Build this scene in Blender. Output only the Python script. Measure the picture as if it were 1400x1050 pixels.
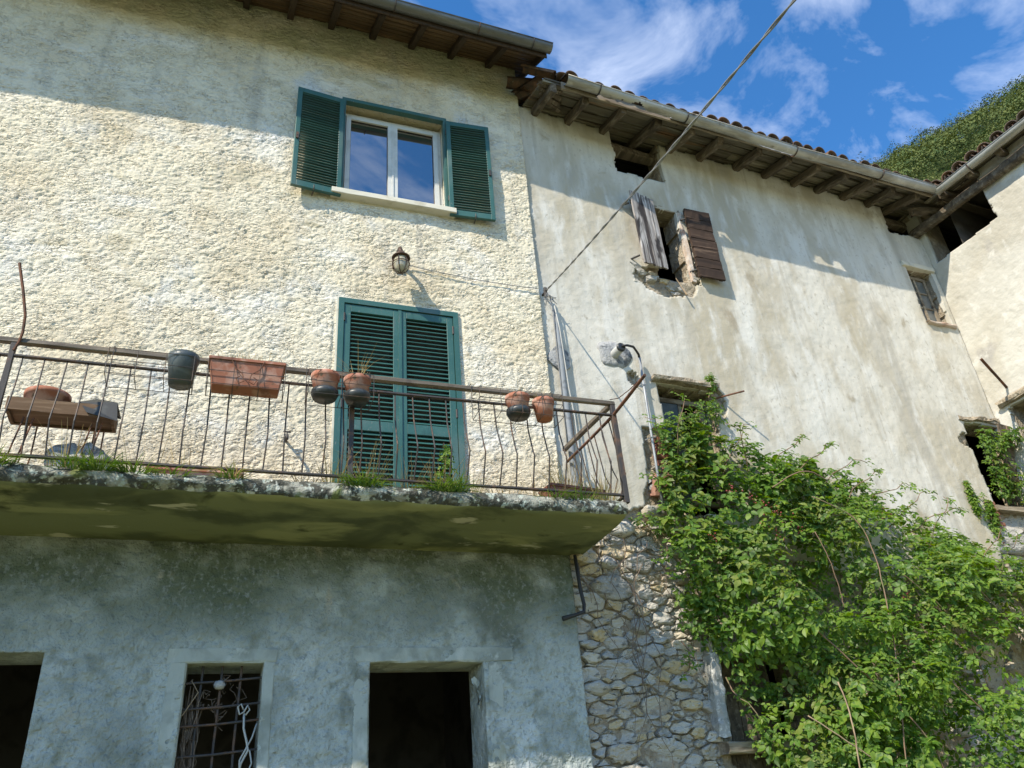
import bpy, math, random
import numpy as np
from mathutils import Vector, Matrix
R = math.radians
rng = random.Random(11)
NP = np.random.default_rng(5)
for o in list(bpy.data.objects): bpy.data.objects.remove(o, do_unlink=True)
scene = bpy.context.scene
C = scene.collection

# ------------------------------------------------------------------ camera
cam = bpy.data.cameras.new('camera'); camo = bpy.data.objects.new('camera', cam); C.objects.link(camo)
PITCH, ROLL, YAW = R(29.7), R(-4.9), R(21.5)
cp, sp, cy, sy = math.cos(PITCH), math.sin(PITCH), math.cos(YAW), math.sin(YAW)
fw = Vector((sy*cp, cy*cp, sp)); rt = Vector((cy, -sy, 0)); up = rt.cross(fw)
r2 = rt*math.cos(ROLL) + up*math.sin(ROLL); u2 = -rt*math.sin(ROLL) + up*math.cos(ROLL)
mw = Matrix((r2, u2, -fw)).transposed().to_4x4(); mw.translation = (0, -6.2, 0.8)
camo.matrix_world = mw
cam.sensor_width = 36; cam.lens = 36*1105/1400; cam.clip_start = .05; cam.clip_end = 3000
scene.camera = camo
# ------------------------------------------------------------------ light
SUN = Vector((1.47, 1.0, -1.73)).normalized()            # travel direction of sunlight
el = math.asin(-SUN.z); az = math.atan2(-SUN.x, -SUN.y)
sl = bpy.data.lights.new('sun', 'SUN'); sl.energy = 5.0; sl.angle = R(.55); sl.color = (1, .91, .75)
so = bpy.data.objects.new('sun', sl); C.objects.link(so); so.rotation_euler = SUN.to_track_quat('-Z', 'Y').to_euler()
so.location = (-20, -14, 25)
w = bpy.data.worlds.new('World'); scene.world = w; w.use_nodes = True
nt = w.node_tree; nt.nodes.clear()
def N(t, kind, **k):
    n = t.nodes.new(kind)
    for a, b in k.items():
        if a in n.bl_rna.properties: setattr(n, a, b)
        else: n.inputs[a].default_value = b
    return n
out = N(nt, 'ShaderNodeOutputWorld'); bg = N(nt, 'ShaderNodeBackground', Strength=.15)
sky = N(nt, 'ShaderNodeTexSky', sky_type='NISHITA', sun_disc=False)
sky.sun_elevation = el; sky.sun_rotation = az % (2*math.pi); sky.altitude = 900; sky.air_density = 1.0; sky.dust_density = .3; sky.ozone_density = 3.0
tc = N(nt, 'ShaderNodeTexCoord'); sx = N(nt, 'ShaderNodeSeparateXYZ')
ad = N(nt, 'ShaderNodeMath', operation='ADD'); ad.inputs[1].default_value = .25
dx = N(nt, 'ShaderNodeMath', operation='DIVIDE'); dy = N(nt, 'ShaderNodeMath', operation='DIVIDE'); cx = N(nt, 'ShaderNodeCombineXYZ')
L = nt.links.new
L(tc.outputs['Generated'], sx.inputs[0]); L(sx.outputs[2], ad.inputs[0])
L(sx.outputs[0], dx.inputs[0]); L(ad.outputs[0], dx.inputs[1]); L(sx.outputs[1], dy.inputs[0]); L(ad.outputs[0], dy.inputs[1])
L(dx.outputs[0], cx.inputs[0]); L(dy.outputs[0], cx.inputs[1])
mp = N(nt, 'ShaderNodeMapping'); mp.inputs['Scale'].default_value = (1.7, 2.4, 1); mp.inputs['Rotation'].default_value = (0, 0, R(60)); mp.inputs['Location'].default_value = (13.5, 4.1, 0)
L(cx.outputs[0], mp.inputs[0])
cn = N(nt, 'ShaderNodeTexNoise', Scale=3.1, Detail=6, Roughness=.60, Distortion=.45); L(mp.outputs[0], cn.inputs['Vector'])
cr = N(nt, 'ShaderNodeValToRGB'); cr.color_ramp.elements[0].position = .49; cr.color_ramp.elements[1].position = .90
cr.color_ramp.elements[1].color = (.62, .62, .62, 1); L(cn.outputs[0], cr.inputs[0])
hs = N(nt, 'ShaderNodeHueSaturation', Saturation=1.26, Value=1.32); L(sky.outputs[0], hs.inputs['Color'])
mx = N(nt, 'ShaderNodeMix', data_type='RGBA'); L(cr.outputs[0], mx.inputs[0]); L(hs.outputs[0], mx.inputs[6]); mx.inputs[7].default_value = (8.2, 8.6, 9.4, 1)
L(mx.outputs[2], bg.inputs[0]); L(bg.outputs[0], out.inputs[0])
vs = scene.view_settings; vs.view_transform = 'Standard'; vs.look = 'None'; vs.gamma = 1; vs.use_curve_mapping = False; vs.exposure = .50

# ------------------------------------------------------------------ materials
def mat(name, base, layers=(), rough=.88, bump=(), metal=0, spec=.3, vary=0, ramp=None, ior=None, crease=None, crack=None):
    """layers: (colour, (sx,sy,sz), lo, hi[, detail[, zlo, zhi]]); bump: (scale xyz or number, strength, distance)"""
    m = bpy.data.materials.new(name); m.use_nodes = True; t = m.node_tree; t.nodes.clear(); l = t.links.new
    o = N(t, 'ShaderNodeOutputMaterial'); p = N(t, 'ShaderNodeBsdfPrincipled', Roughness=rough, Metallic=metal)
    p.inputs['Specular IOR Level'].default_value = spec
    if ior: p.inputs['IOR'].default_value = ior
    co = N(t, 'ShaderNodeTexCoord').outputs['Object']
    oi = N(t, 'ShaderNodeObjectInfo')
    def noise(sc, det=4, off=0, rou=.55, dist=0):
        mpp = N(t, 'ShaderNodeMapping'); mpp.inputs['Scale'].default_value = sc if isinstance(sc, tuple) else (sc,)*3
        mpp.inputs['Location'].default_value = (off*1.37, off*.71, off*2.1); l(co, mpp.inputs[0])
        n = N(t, 'ShaderNodeTexNoise', Scale=1.0, Detail=det, Roughness=rou, Distortion=dist); l(mpp.outputs[0], n.inputs['Vector']); return n.outputs[0]
    if ramp:     # per-object colour out of a ramp
        rr = N(t, 'ShaderNodeValToRGB'); e = rr.color_ramp; e.interpolation = 'LINEAR'
        while len(e.elements) < len(ramp): e.elements.new(.5)
        for i, c in enumerate(ramp): e.elements[i].position = i/(len(ramp)-1); e.elements[i].color = (*c, 1)
        l(oi.outputs['Random'], rr.inputs[0]); col = rr.outputs[0]
    else:
        rg = N(t, 'ShaderNodeRGB'); rg.outputs[0].default_value = (*base, 1); col = rg.outputs[0]
    for i, ly in enumerate(layers):
        c, sc, lo, hi = ly[:4]; det = min(5, ly[4]) if len(ly) > 4 else 4
        f = noise(sc, det, i*3.3+1, dist=.3)
        mr = N(t, 'ShaderNodeMapRange', interpolation_type='SMOOTHSTEP'); mr.inputs[1].default_value = lo; mr.inputs[2].default_value = hi; l(f, mr.inputs[0]); f = mr.outputs[0]
        if len(ly) > 6:
            sz = N(t, 'ShaderNodeSeparateXYZ'); l(co, sz.inputs[0])
            nz = noise((1.3, 1.3, .6), 2, i+9); av = N(t, 'ShaderNodeMath', operation='MULTIPLY_ADD'); l(nz, av.inputs[0]); av.inputs[1].default_value = 1.2; l(sz.outputs[2], av.inputs[2])
            zr = N(t, 'ShaderNodeMapRange', interpolation_type='SMOOTHSTEP'); zr.inputs[1].default_value = ly[5]+.6; zr.inputs[2].default_value = ly[6]+.6; l(av.outputs[0], zr.inputs[0])
            mu = N(t, 'ShaderNodeMath', operation='MULTIPLY'); l(f, mu.inputs[0]); l(zr.outputs[0], mu.inputs[1]); f = mu.outputs[0]
        mxx = N(t, 'ShaderNodeMix', data_type='RGBA'); l(f, mxx.inputs[0]); l(col, mxx.inputs[6]); mxx.inputs[7].default_value = (*c, 1); col = mxx.outputs[2]
    if vary:
        mr = N(t, 'ShaderNodeMapRange'); mr.inputs[3].default_value = 1-vary; mr.inputs[4].default_value = 1+vary; l(oi.outputs['Random'], mr.inputs[0])
        h = N(t, 'ShaderNodeHueSaturation'); l(mr.outputs[0], h.inputs['Value']); l(col, h.inputs['Color']); col = h.outputs[0]
    if crack:
        mpp = N(t, 'ShaderNodeMapping'); mpp.inputs['Scale'].default_value = (crack[0], crack[0], crack[0]*.7); l(co, mpp.inputs[0])
        dn = N(t, 'ShaderNodeTexNoise', Scale=2.2, Detail=6, Roughness=.6); l(mpp.outputs[0], dn.inputs['Vector']); va = N(t, 'ShaderNodeVectorMath', operation='MULTIPLY_ADD'); l(dn.outputs['Color'], va.inputs[0]); va.inputs[1].default_value = (.6, .6, .6); l(mpp.outputs[0], va.inputs[2])
        vo = N(t, 'ShaderNodeTexVoronoi', feature='DISTANCE_TO_EDGE', Scale=1.0); l(va.outputs[0], vo.inputs['Vector'])
        mr = N(t, 'ShaderNodeMapRange'); mr.inputs[1].default_value = crack[1]; mr.inputs[2].default_value = crack[1]*3; mr.inputs[3].default_value = 1; mr.inputs[4].default_value = 0; l(vo.outputs['Distance'], mr.inputs[0])
        ms_ = N(t, 'ShaderNodeMapRange', interpolation_type='SMOOTHSTEP'); ms_.inputs[1].default_value = .54; ms_.inputs[2].default_value = .64; l(noise(.9, 3, 40), ms_.inputs[0])
        mu = N(t, 'ShaderNodeMath', operation='MULTIPLY'); l(mr.outputs[0], mu.inputs[0]); l(ms_.outputs[0], mu.inputs[1])
        mxx = N(t, 'ShaderNodeMix', data_type='RGBA'); l(mu.outputs[0], mxx.inputs[0]); l(col, mxx.inputs[6]); mxx.inputs[7].default_value = (.26, .235, .195, 1); col = mxx.outputs[2]
    l(col, p.inputs['Base Color'])
    prev = None
    if crease:      # thin trowel cuts in two directions
        for ci, ang in enumerate((24, -38)):
            mpp = N(t, 'ShaderNodeMapping'); mpp.inputs['Scale'].default_value = crease[0]; mpp.inputs['Rotation'].default_value = (0, R(ang), 0); mpp.inputs['Location'].default_value = (ci*3.7, 0, ci*1.9); l(co, mpp.inputs[0])
            dn = N(t, 'ShaderNodeTexNoise', Scale=.8, Detail=2); l(mpp.outputs[0], dn.inputs['Vector']); va = N(t, 'ShaderNodeVectorMath', operation='MULTIPLY_ADD'); l(dn.outputs['Color'], va.inputs[0]); va.inputs[1].default_value = (2.2, 2.2, 2.2); l(mpp.outputs[0], va.inputs[2])
            vo = N(t, 'ShaderNodeTexVoronoi', feature='DISTANCE_TO_EDGE', Scale=1.0); l(va.outputs[0], vo.inputs['Vector'])
            mr = N(t, 'ShaderNodeMapRange', interpolation_type='SMOOTHSTEP'); mr.inputs[1].default_value = 0; mr.inputs[2].default_value = .14; l(vo.outputs['Distance'], mr.inputs[0])
            mk = N(t, 'ShaderNodeMapRange', interpolation_type='SMOOTHSTEP'); mk.inputs[1].default_value = .42; mk.inputs[2].default_value = .56; l(noise((7, 7, 9), 2, 60+ci*7), mk.inputs[0])
            mxm = N(t, 'ShaderNodeMath', operation='MAXIMUM'); l(mr.outputs[0], mxm.inputs[0]); l(mk.outputs[0], mxm.inputs[1])
            b = N(t, 'ShaderNodeBump', Strength=crease[1], Distance=crease[2]); l(mxm.outputs[0], b.inputs['Height'])
            if prev: l(prev, b.inputs['Normal'])
            prev = b.outputs[0]
    for i, (sc, st, di) in enumerate(bump):
        b = N(t, 'ShaderNodeBump', Strength=st, Distance=di); l(noise(sc, 2, i*5+2, .6), b.inputs['Height'])
        if prev: l(prev, b.inputs['Normal'])
        prev = b.outputs[0]
    if prev: l(prev, p.inputs['Normal'])
    sh = p.outputs[0]
    l(sh, o.inputs[0]); return m

def leafmat(name, cols, transl=.35, rough=.45, patch=0):
    m = bpy.data.materials.new(name); m.use_nodes = True; t = m.node_tree; t.nodes.clear(); l = t.links.new
    o = N(t, 'ShaderNodeOutputMaterial'); p = N(t, 'ShaderNodeBsdfPrincipled', Roughness=rough); p.inputs['Specular IOR Level'].default_value = .35
    g = N(t, 'ShaderNodeNewGeometry'); oi = N(t, 'ShaderNodeObjectInfo')
    a = N(t, 'ShaderNodeMath', operation='ADD'); fr = N(t, 'ShaderNodeMath', operation='FRACT')
    l(g.outputs['Random Per Island'], a.inputs[0]); l(oi.outputs['Random'], a.inputs[1]); l(a.outputs[0], fr.inputs[0])
    if patch:
        tcn = N(t, 'ShaderNodeTexCoord'); pn = N(t, 'ShaderNodeTexNoise', Scale=patch, Detail=2); l(tcn.outputs['Object'], pn.inputs['Vector'])
        fr = N(t, 'ShaderNodeMath', operation='MULTIPLY_ADD'); l(g.outputs['Random Per Island'], fr.inputs[0]); fr.inputs[1].default_value = .35
        pm_ = N(t, 'ShaderNodeMapRange'); pm_.inputs[1].default_value = .3; pm_.inputs[2].default_value = .7; pm_.inputs[4].default_value = .65; l(pn.outputs[0], pm_.inputs[0]); l(pm_.outputs[0], fr.inputs[2])
    rr = N(t, 'ShaderNodeValToRGB'); e = rr.color_ramp
    while len(e.elements) < len(cols): e.elements.new(.5)
    for i, c in enumerate(cols): e.elements[i].position = i/(len(cols)-1); e.elements[i].color = (*c, 1)
    l(fr.outputs[0], rr.inputs[0]); l(rr.outputs[0], p.inputs['Base Color'])
    tr = N(t, 'ShaderNodeBsdfTranslucent'); hh = N(t, 'ShaderNodeHueSaturation', Hue=.485, Saturation=1.15, Value=1.7); l(rr.outputs[0], hh.inputs['Color']); l(hh.outputs[0], tr.inputs[0])
    ms = N(t, 'ShaderNodeMixShader', Fac=transl); l(p.outputs[0], ms.inputs[1]); l(tr.outputs[0], ms.inputs[2]); l(ms.outputs[0], o.inputs[0]); return m

M = {}
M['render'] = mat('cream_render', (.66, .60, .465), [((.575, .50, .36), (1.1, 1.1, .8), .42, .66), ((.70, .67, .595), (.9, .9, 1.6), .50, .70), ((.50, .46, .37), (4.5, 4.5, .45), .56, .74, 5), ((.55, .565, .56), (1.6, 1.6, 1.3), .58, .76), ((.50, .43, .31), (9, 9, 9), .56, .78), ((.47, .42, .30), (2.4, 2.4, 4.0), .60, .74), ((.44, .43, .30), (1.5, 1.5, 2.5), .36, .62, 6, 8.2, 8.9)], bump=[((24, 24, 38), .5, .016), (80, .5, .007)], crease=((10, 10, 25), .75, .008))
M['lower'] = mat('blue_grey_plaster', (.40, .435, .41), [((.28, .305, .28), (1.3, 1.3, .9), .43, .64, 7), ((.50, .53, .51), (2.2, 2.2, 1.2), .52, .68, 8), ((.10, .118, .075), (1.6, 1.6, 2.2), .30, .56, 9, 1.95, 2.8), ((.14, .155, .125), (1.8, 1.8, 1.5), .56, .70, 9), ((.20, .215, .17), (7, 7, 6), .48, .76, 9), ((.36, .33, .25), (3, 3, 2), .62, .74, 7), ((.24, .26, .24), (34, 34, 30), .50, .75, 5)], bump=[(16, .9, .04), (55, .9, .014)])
M['plaster'] = mat('old_lime_plaster', (.56, .535, .47), [((.42, .375, .285), (1.0, 1.0, .45), .40, .57, 5), ((.62, .605, .555), (1.6, 1.6, .6), .45, .70, 5), ((.44, .40, .32), (3.2, 3.2, 1.1), .48, .72, 5), ((.40, .375, .32), (3.4, 3.4, .28), .53, .76, 4), ((.62, .605, .56), (6, 6, 2), .48, .78, 5), ((.45, .42, .355), (10, 10, .8), .55, .74, 4), ((.34, .295, .22), (2.0, 2.0, 1.6), .63, .72, 5), ((.40, .37, .31), (22, 22, 16), .56, .74, 4)], bump=[(7, .18, .03), (60, .5, .007)])
M['wingplaster'] = mat('ochre_lime_plaster', (.475, .455, .40), [((.40, .37, .305), (1.1, 1.1, .8), .42, .64, 8), ((.58, .56, .50), (1.4, 1.4, .9), .50, .66, 9), ((.33, .31, .28), (2.2, 2.2, 1.2), .58, .72, 8), ((.54, .52, .47), (8, 8, 5), .56, .72, 6)], bump=[(8, .45, .03), (45, .4, .008)])
M['mortar'] = mat('old_lime_mortar', (.36, .30, .22), [((.24, .195, .14), (6, 6, 6), .40, .62), ((.46, .42, .34), (9, 9, 9), .56, .74), ((.20, .18, .14), (22, 22, 22), .55, .72)], bump=[(18, .9, .04), (70, .7, .012)])
M['stone'] = mat('field_stone', (.3, .3, .3), [((.38, .37, .345), (9, 9, 16), .50, .68, 8), ((.15, .145, .13), (10, 10, 18), .54, .68, 8), ((.33, .23, .11), (5, 5, 6), .60, .70, 6), ((.44, .44, .42), (30, 30, 40), .60, .72, 4), ((.09, .085, .075), (26, 26, 40), .62, .72, 4)], ramp=[(.28, .27, .245), (.43, .405, .355), (.34, .29, .22), (.48, .45, .385), (.30, .29, .265), (.48, .38, .22), (.40, .375, .325), (.35, .335, .305)], bump=[((9, 9, 26), .8, .03), (40, .8, .012), (110, .6, .004)])
M['rubble'] = mat('rubble_stone', (.36, .33, .275), [((.47, .435, .365), (13, 13, 16), .46, .60, 3), ((.20, .185, .155), (17, 17, 20), .50, .62, 3), ((.34, .26, .15), (8, 8, 8), .58, .70, 3)], bump=[(22, .8, .02), (70, .6, .008)])
M['paleslab'] = mat('granite_block', (.31, .31, .29), [((.19, .195, .185), (14, 14, 14), .46, .62), ((.52, .51, .48), (30, 30, 30), .54, .68)], bump=[(30, .6, .01), (90, .5, .004)])
M['frame_stone'] = mat('weathered_concrete', (.37, .395, .36), [((.24, .26, .23), (4, 4, 4), .45, .66), ((.46, .48, .44), (9, 9, 5), .54, .70), ((.30, .28, .18), (3, 3, 3), .60, .74)], bump=[(22, .6, .012), (80, .4, .004)])
M['brick'] = mat('old_red_brick', (.3, .1, .06), [((.45, .34, .27), (20, 20, 20), .56, .70)], ramp=[(.27, .115, .075), (.21, .085, .06), (.30, .17, .12)], bump=[(40, .6, .008)])
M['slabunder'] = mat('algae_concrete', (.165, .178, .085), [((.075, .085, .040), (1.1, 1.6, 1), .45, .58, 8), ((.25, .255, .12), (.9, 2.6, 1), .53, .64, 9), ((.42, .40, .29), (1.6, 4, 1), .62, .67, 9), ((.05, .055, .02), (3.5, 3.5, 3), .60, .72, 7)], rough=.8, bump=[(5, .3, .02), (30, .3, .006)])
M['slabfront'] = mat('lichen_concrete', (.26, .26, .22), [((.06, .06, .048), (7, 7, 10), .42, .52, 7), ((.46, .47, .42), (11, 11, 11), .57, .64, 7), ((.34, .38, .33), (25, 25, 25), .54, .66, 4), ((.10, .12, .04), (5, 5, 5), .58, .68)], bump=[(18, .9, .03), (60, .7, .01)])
M['floor'] = mat('balcony_floor', (.36, .26, .19), [((.25, .21, .16), (4, 4, 4), .45, .65)], bump=[(20, .4, .01)])
M['green'] = mat('green_shutter_paint', (.031, .098, .085), [((.043, .118, .102), (3, 3, 3), .45, .7), ((.075, .125, .11), (30, 30, 4), .60, .75), ((.085, .135, .12), (2.2, 2.2, 1.4), .54, .72), ((.14, .16, .14), (60, 60, 30), .64, .72), ((.02, .06, .052), (6, 6, 2), .60, .75)], rough=.42, spec=.5, bump=[(60, .06, .002)])
M['greend'] = mat('green_slat_paint', (.026, .095, .083), [((.040, .115, .10), (5, 5, 5), .5, .75)], rough=.5, spec=.45, vary=.22)
M['whitepvc'] = mat('white_window_frame', (.56, .56, .53), [((.46, .46, .42), (5, 5, 5), .5, .7)], rough=.35, spec=.5)
M['sill'] = mat('pale_stone_sill', (.60, .57, .48), [((.46, .43, .34), (6, 6, 6), .5, .7)], bump=[(60, .2, .003)])
M['glass'] = mat('window_glass', (.012, .014, .018), rough=.012, spec=.5, ior=3.8)
M['oldglass'] = mat('dusty_old_glass', (.10, .11, .11), [((.17, .17, .16), (5, 5, 5), .45, .65)], rough=.25, spec=.5)
M['iron'] = mat('rusty_dark_iron', (.045, .040, .038), [((.11, .062, .038), (7, 7, 7), .48, .64), ((.035, .03, .03), (22, 22, 22), .5, .7)], rough=.62, spec=.4, bump=[(90, .3, .003)])
M['rail'] = mat('weathered_brown_rail', (.12, .10, .078), [((.19, .155, .115), (2, 20, 20), .48, .66), ((.07, .056, .045), (6, 6, 6), .52, .7)], rough=.6, bump=[(60, .3, .004)])
M['rust'] = mat('orange_rust', (.14, .062, .035), [((.07, .04, .03), (8, 8, 8), .45, .65)], rough=.8, bump=[(70, .4, .003)])
M['gutterL'] = mat('brown_grey_gutter', (.11, .11, .105), [((.17, .17, .165), (2, 12, 12), .48, .68), ((.075, .07, .06), (6, 6, 6), .55, .7)], rough=.42, metal=.3, spec=.5)
M['zinc'] = mat('weathered_zinc', (.40, .39, .355), [((.26, .245, .21), (1.5, 7, 7), .46, .62), ((.50, .49, .46), (3, 3, 3), .54, .7), ((.12, .10, .08), (5, 5, 5), .60, .72)], rough=.55, metal=.35, spec=.4, bump=[(9, .25, .01)])
M['galv'] = mat('galvanised_conduit', (.28, .295, .31), [((.20, .21, .22), (6, 6, 6), .5, .7)], rough=.5, metal=.3)
M['bluepipe'] = mat('grey_blue_pipe', (.20, .22, .24), [((.30, .30, .29), (8, 8, 4), .5, .68), ((.14, .15, .16), (12, 12, 12), .55, .7)], rough=.7)
M['slate'] = mat('dark_slate_panel', (.06, .072, .08), [((.10, .11, .115), (5, 5, 5), .5, .7)], rough=.5)
M['cement'] = mat('grey_cement_patch', (.34, .34, .335), [((.13, .135, .14), (16, 16, 16), .46, .64), ((.30, .30, .295), (25, 25, 25), .55, .7)], bump=[(30, .8, .015)])
M['rafterL'] = mat('dark_stained_rafter', (.055, .036, .024), [((.032, .022, .016), (30, 3, 30), .45, .65)], rough=.65, vary=.15, bump=[((60, 4, 60), .3, .004)])
M['boardL'] = mat('brown_soffit_board', (.125, .078, .043), [((.07, .043, .024), (1.5, 30, 30), .44, .64), ((.17, .11, .062), (.8, 9, 9), .55, .72)], rough=.6, vary=.2, bump=[((2, 60, 60), .3, .003)])
M['beam'] = mat('grey_weathered_beam', (.105, .082, .058), [((.19, .16, .12), (26, 2.5, 26), .50, .66), ((.055, .042, .03), (12, 2, 12), .50, .66)], rough=.85, vary=.25, bump=[((50, 3, 50), .6, .008)])
M['sheath'] = mat('old_grey_sheathing', (.15, .13, .095), [((.24, .22, .17), (2, 26, 26), .50, .68), ((.075, .058, .04), (1.4, 12, 12), .50, .66), ((.22, .12, .06), (1, 5, 5), .60, .72)], rough=.88, vary=.3, bump=[((3, 60, 60), .5, .006)])
M['plankv'] = mat('bleached_grey_planks', (.26, .235, .22), [((.46, .43, .41), (24, 24, 1.4), .48, .60), ((.06, .05, .047), (20, 20, 1.1), .49, .58), ((.035, .03, .03), (5, 5, 2), .52, .64)], rough=.85, vary=.2, bump=[((70, 70, 3), .6, .006)])
M['plankh'] = mat('dark_brown_planks', (.050, .030, .020), [((.13, .085, .058), (1.6, 26, 26), .55, .70), ((.03, .018, .012), (1, 14, 14), .48, .66)], rough=.8, vary=.25, bump=[((3, 60, 60), .6, .006)])
M['oldwood'] = mat('grey_brown_wood', (.22, .18, .13), [((.33, .28, .21), (3, 30, 30), .48, .66), ((.10, .075, .05), (2, 14, 14), .5, .68)], rough=.85, vary=.15, bump=[((4, 60, 60), .5, .005)])
M['crate'] = mat('crate_wood', (.11, .068, .04), [((.19, .13, .085), (3, 30, 30), .48, .66), ((.13, .08, .05), (2, 10, 10), .52, .68)], rough=.8, vary=.2, bump=[((4, 60, 60), .4, .004)])
M['tile'] = mat('mossy_clay_tile', (.2, .1, .06), [((.07, .055, .045), (7, 7, 7), .44, .60), ((.20, .19, .14), (18, 18, 18), .60, .72), ((.26, .14, .09), (4, 4, 4), .64, .78)], ramp=[(.13, .08, .055), (.09, .065, .05), (.17, .095, .06), (.11, .09, .072)], bump=[(40, .5, .006)])
M['terra'] = mat('terracotta', (.29, .115, .070), [((.40, .235, .18), (7, 7, 7), .46, .62), ((.17, .075, .05), (5, 5, 9), .54, .68), ((.10, .075, .05), (14, 14, 14), .60, .72)], rough=.8, vary=.12, bump=[(60, .15, .002)])
M['terradark'] = mat('stained_terracotta', (.20, .085, .055), [((.30, .15, .10), (7, 7, 7), .5, .68), ((.10, .05, .035), (9, 9, 9), .52, .68)], rough=.8, bump=[(60, .2, .003)])
M['black'] = mat('black_plastic', (.022, .025, .027), [((.05, .056, .055), (9, 9, 9), .5, .7)], rough=.42, spec=.5)
M['greyplast'] = mat('grey_green_plastic', (.055, .068, .072), [((.085, .10, .10), (6, 6, 10), .5, .7)], rough=.42, spec=.5)
M['soil'] = mat('dry_soil', (.10, .075, .05), bump=[(60, .8, .01)])
M['cable'] = mat('grey_cable', (.20, .20, .20), [((.30, .30, .30), (8, 8, 8), .5, .7)], rough=.6)
M['darkcable'] = mat('black_cable', (.03, .03, .032), rough=.55)
M['lampmetal'] = mat('brown_lamp_metal', (.075, .05, .04), [((.12, .07, .05), (30, 30, 30), .5, .7)], rough=.5, metal=.4)
M['lampglass'] = mat('ribbed_lamp_glass', (.36, .33, .24), [((.22, .19, .13), (40, 40, 12), .5, .66)], rough=.12, spec=.6)
M['dark'] = mat('dark_interior', (.12, .11, .095), [((.07, .065, .055), (3, 3, 3), .45, .65)])  # dark mottled colour on room walls, floors and the panel behind the louvres
M['pink'] = mat('pinkish_plaster', (.46, .37, .30), [((.56, .50, .44), (9, 9, 9), .5, .68), ((.38, .22, .16), (6, 6, 6), .56, .7)], bump=[(30, .6, .012)])
M['whitetube'] = mat('white_plastic_tube', (.40, .40, .38), rough=.5)
M['twine'] = mat('dry_brown_stems', (.14, .105, .08), [((.22, .17, .13), (20, 20, 20), .5, .7)], rough=.9)
M['cane'] = mat('bramble_cane', (.20, .13, .085), [((.13, .15, .06), (3, 3, 3), .5, .65)], rough=.7)
M['drycane'] = mat('dry_pale_cane', (.30, .22, .14), [((.20, .14, .09), (10, 10, 10), .5, .68)], rough=.8)
M['berry'] = mat('red_berries', (.22, .035, .03), [((.12, .02, .025), (40, 40, 40), .5, .6)], rough=.35, spec=.5)
M['straw'] = leafmat('dry_straw_grass', [(.38, .29, .14), (.46, .38, .20), (.30, .24, .11), (.24, .24, .08)], .3, .8)
M['grass'] = leafmat('fresh_tuft_grass', [(.04, .10, .015), (.08, .15, .026), (.12, .17, .04), (.05, .12, .022)], .35, .6)
M['leaf'] = leafmat('bramble_leaf', [(.034, .082, .013), (.075, .160, .020), (.125, .230, .028), (.052, .120, .018), (.180, .270, .036), (.095, .190, .022), (.055, .115, .026), (.18, .22, .04), (.11, .205, .025), (.24, .19, .06)], .40, .48, 1.1)
M['forest'] = leafmat('hill_forest_leaf', [(.022, .050, .020), (.045, .085, .026), (.080, .112, .030), (.12, .14, .036), (.055, .09, .028), (.14, .15, .04)], .12, .9, .22)
M['ground'] = mat('rough_meadow', (.17, .18, .07), [((.25, .22, .12), (.6, .6, .6), .45, .65), ((.09, .13, .035), (2, 2, 2), .5, .7), ((.30, .27, .20), (.25, .25, .25), .58, .7)], bump=[(8, .8, .06)])
M['hillsoil'] = mat('hill_soil', (.022, .034, .012), [((.045, .055, .02), (.25, .25, .25), .45, .65), ((.012, .02, .008), (.5, .5, .5), .5, .65)], rough=1, spec=0)

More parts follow.
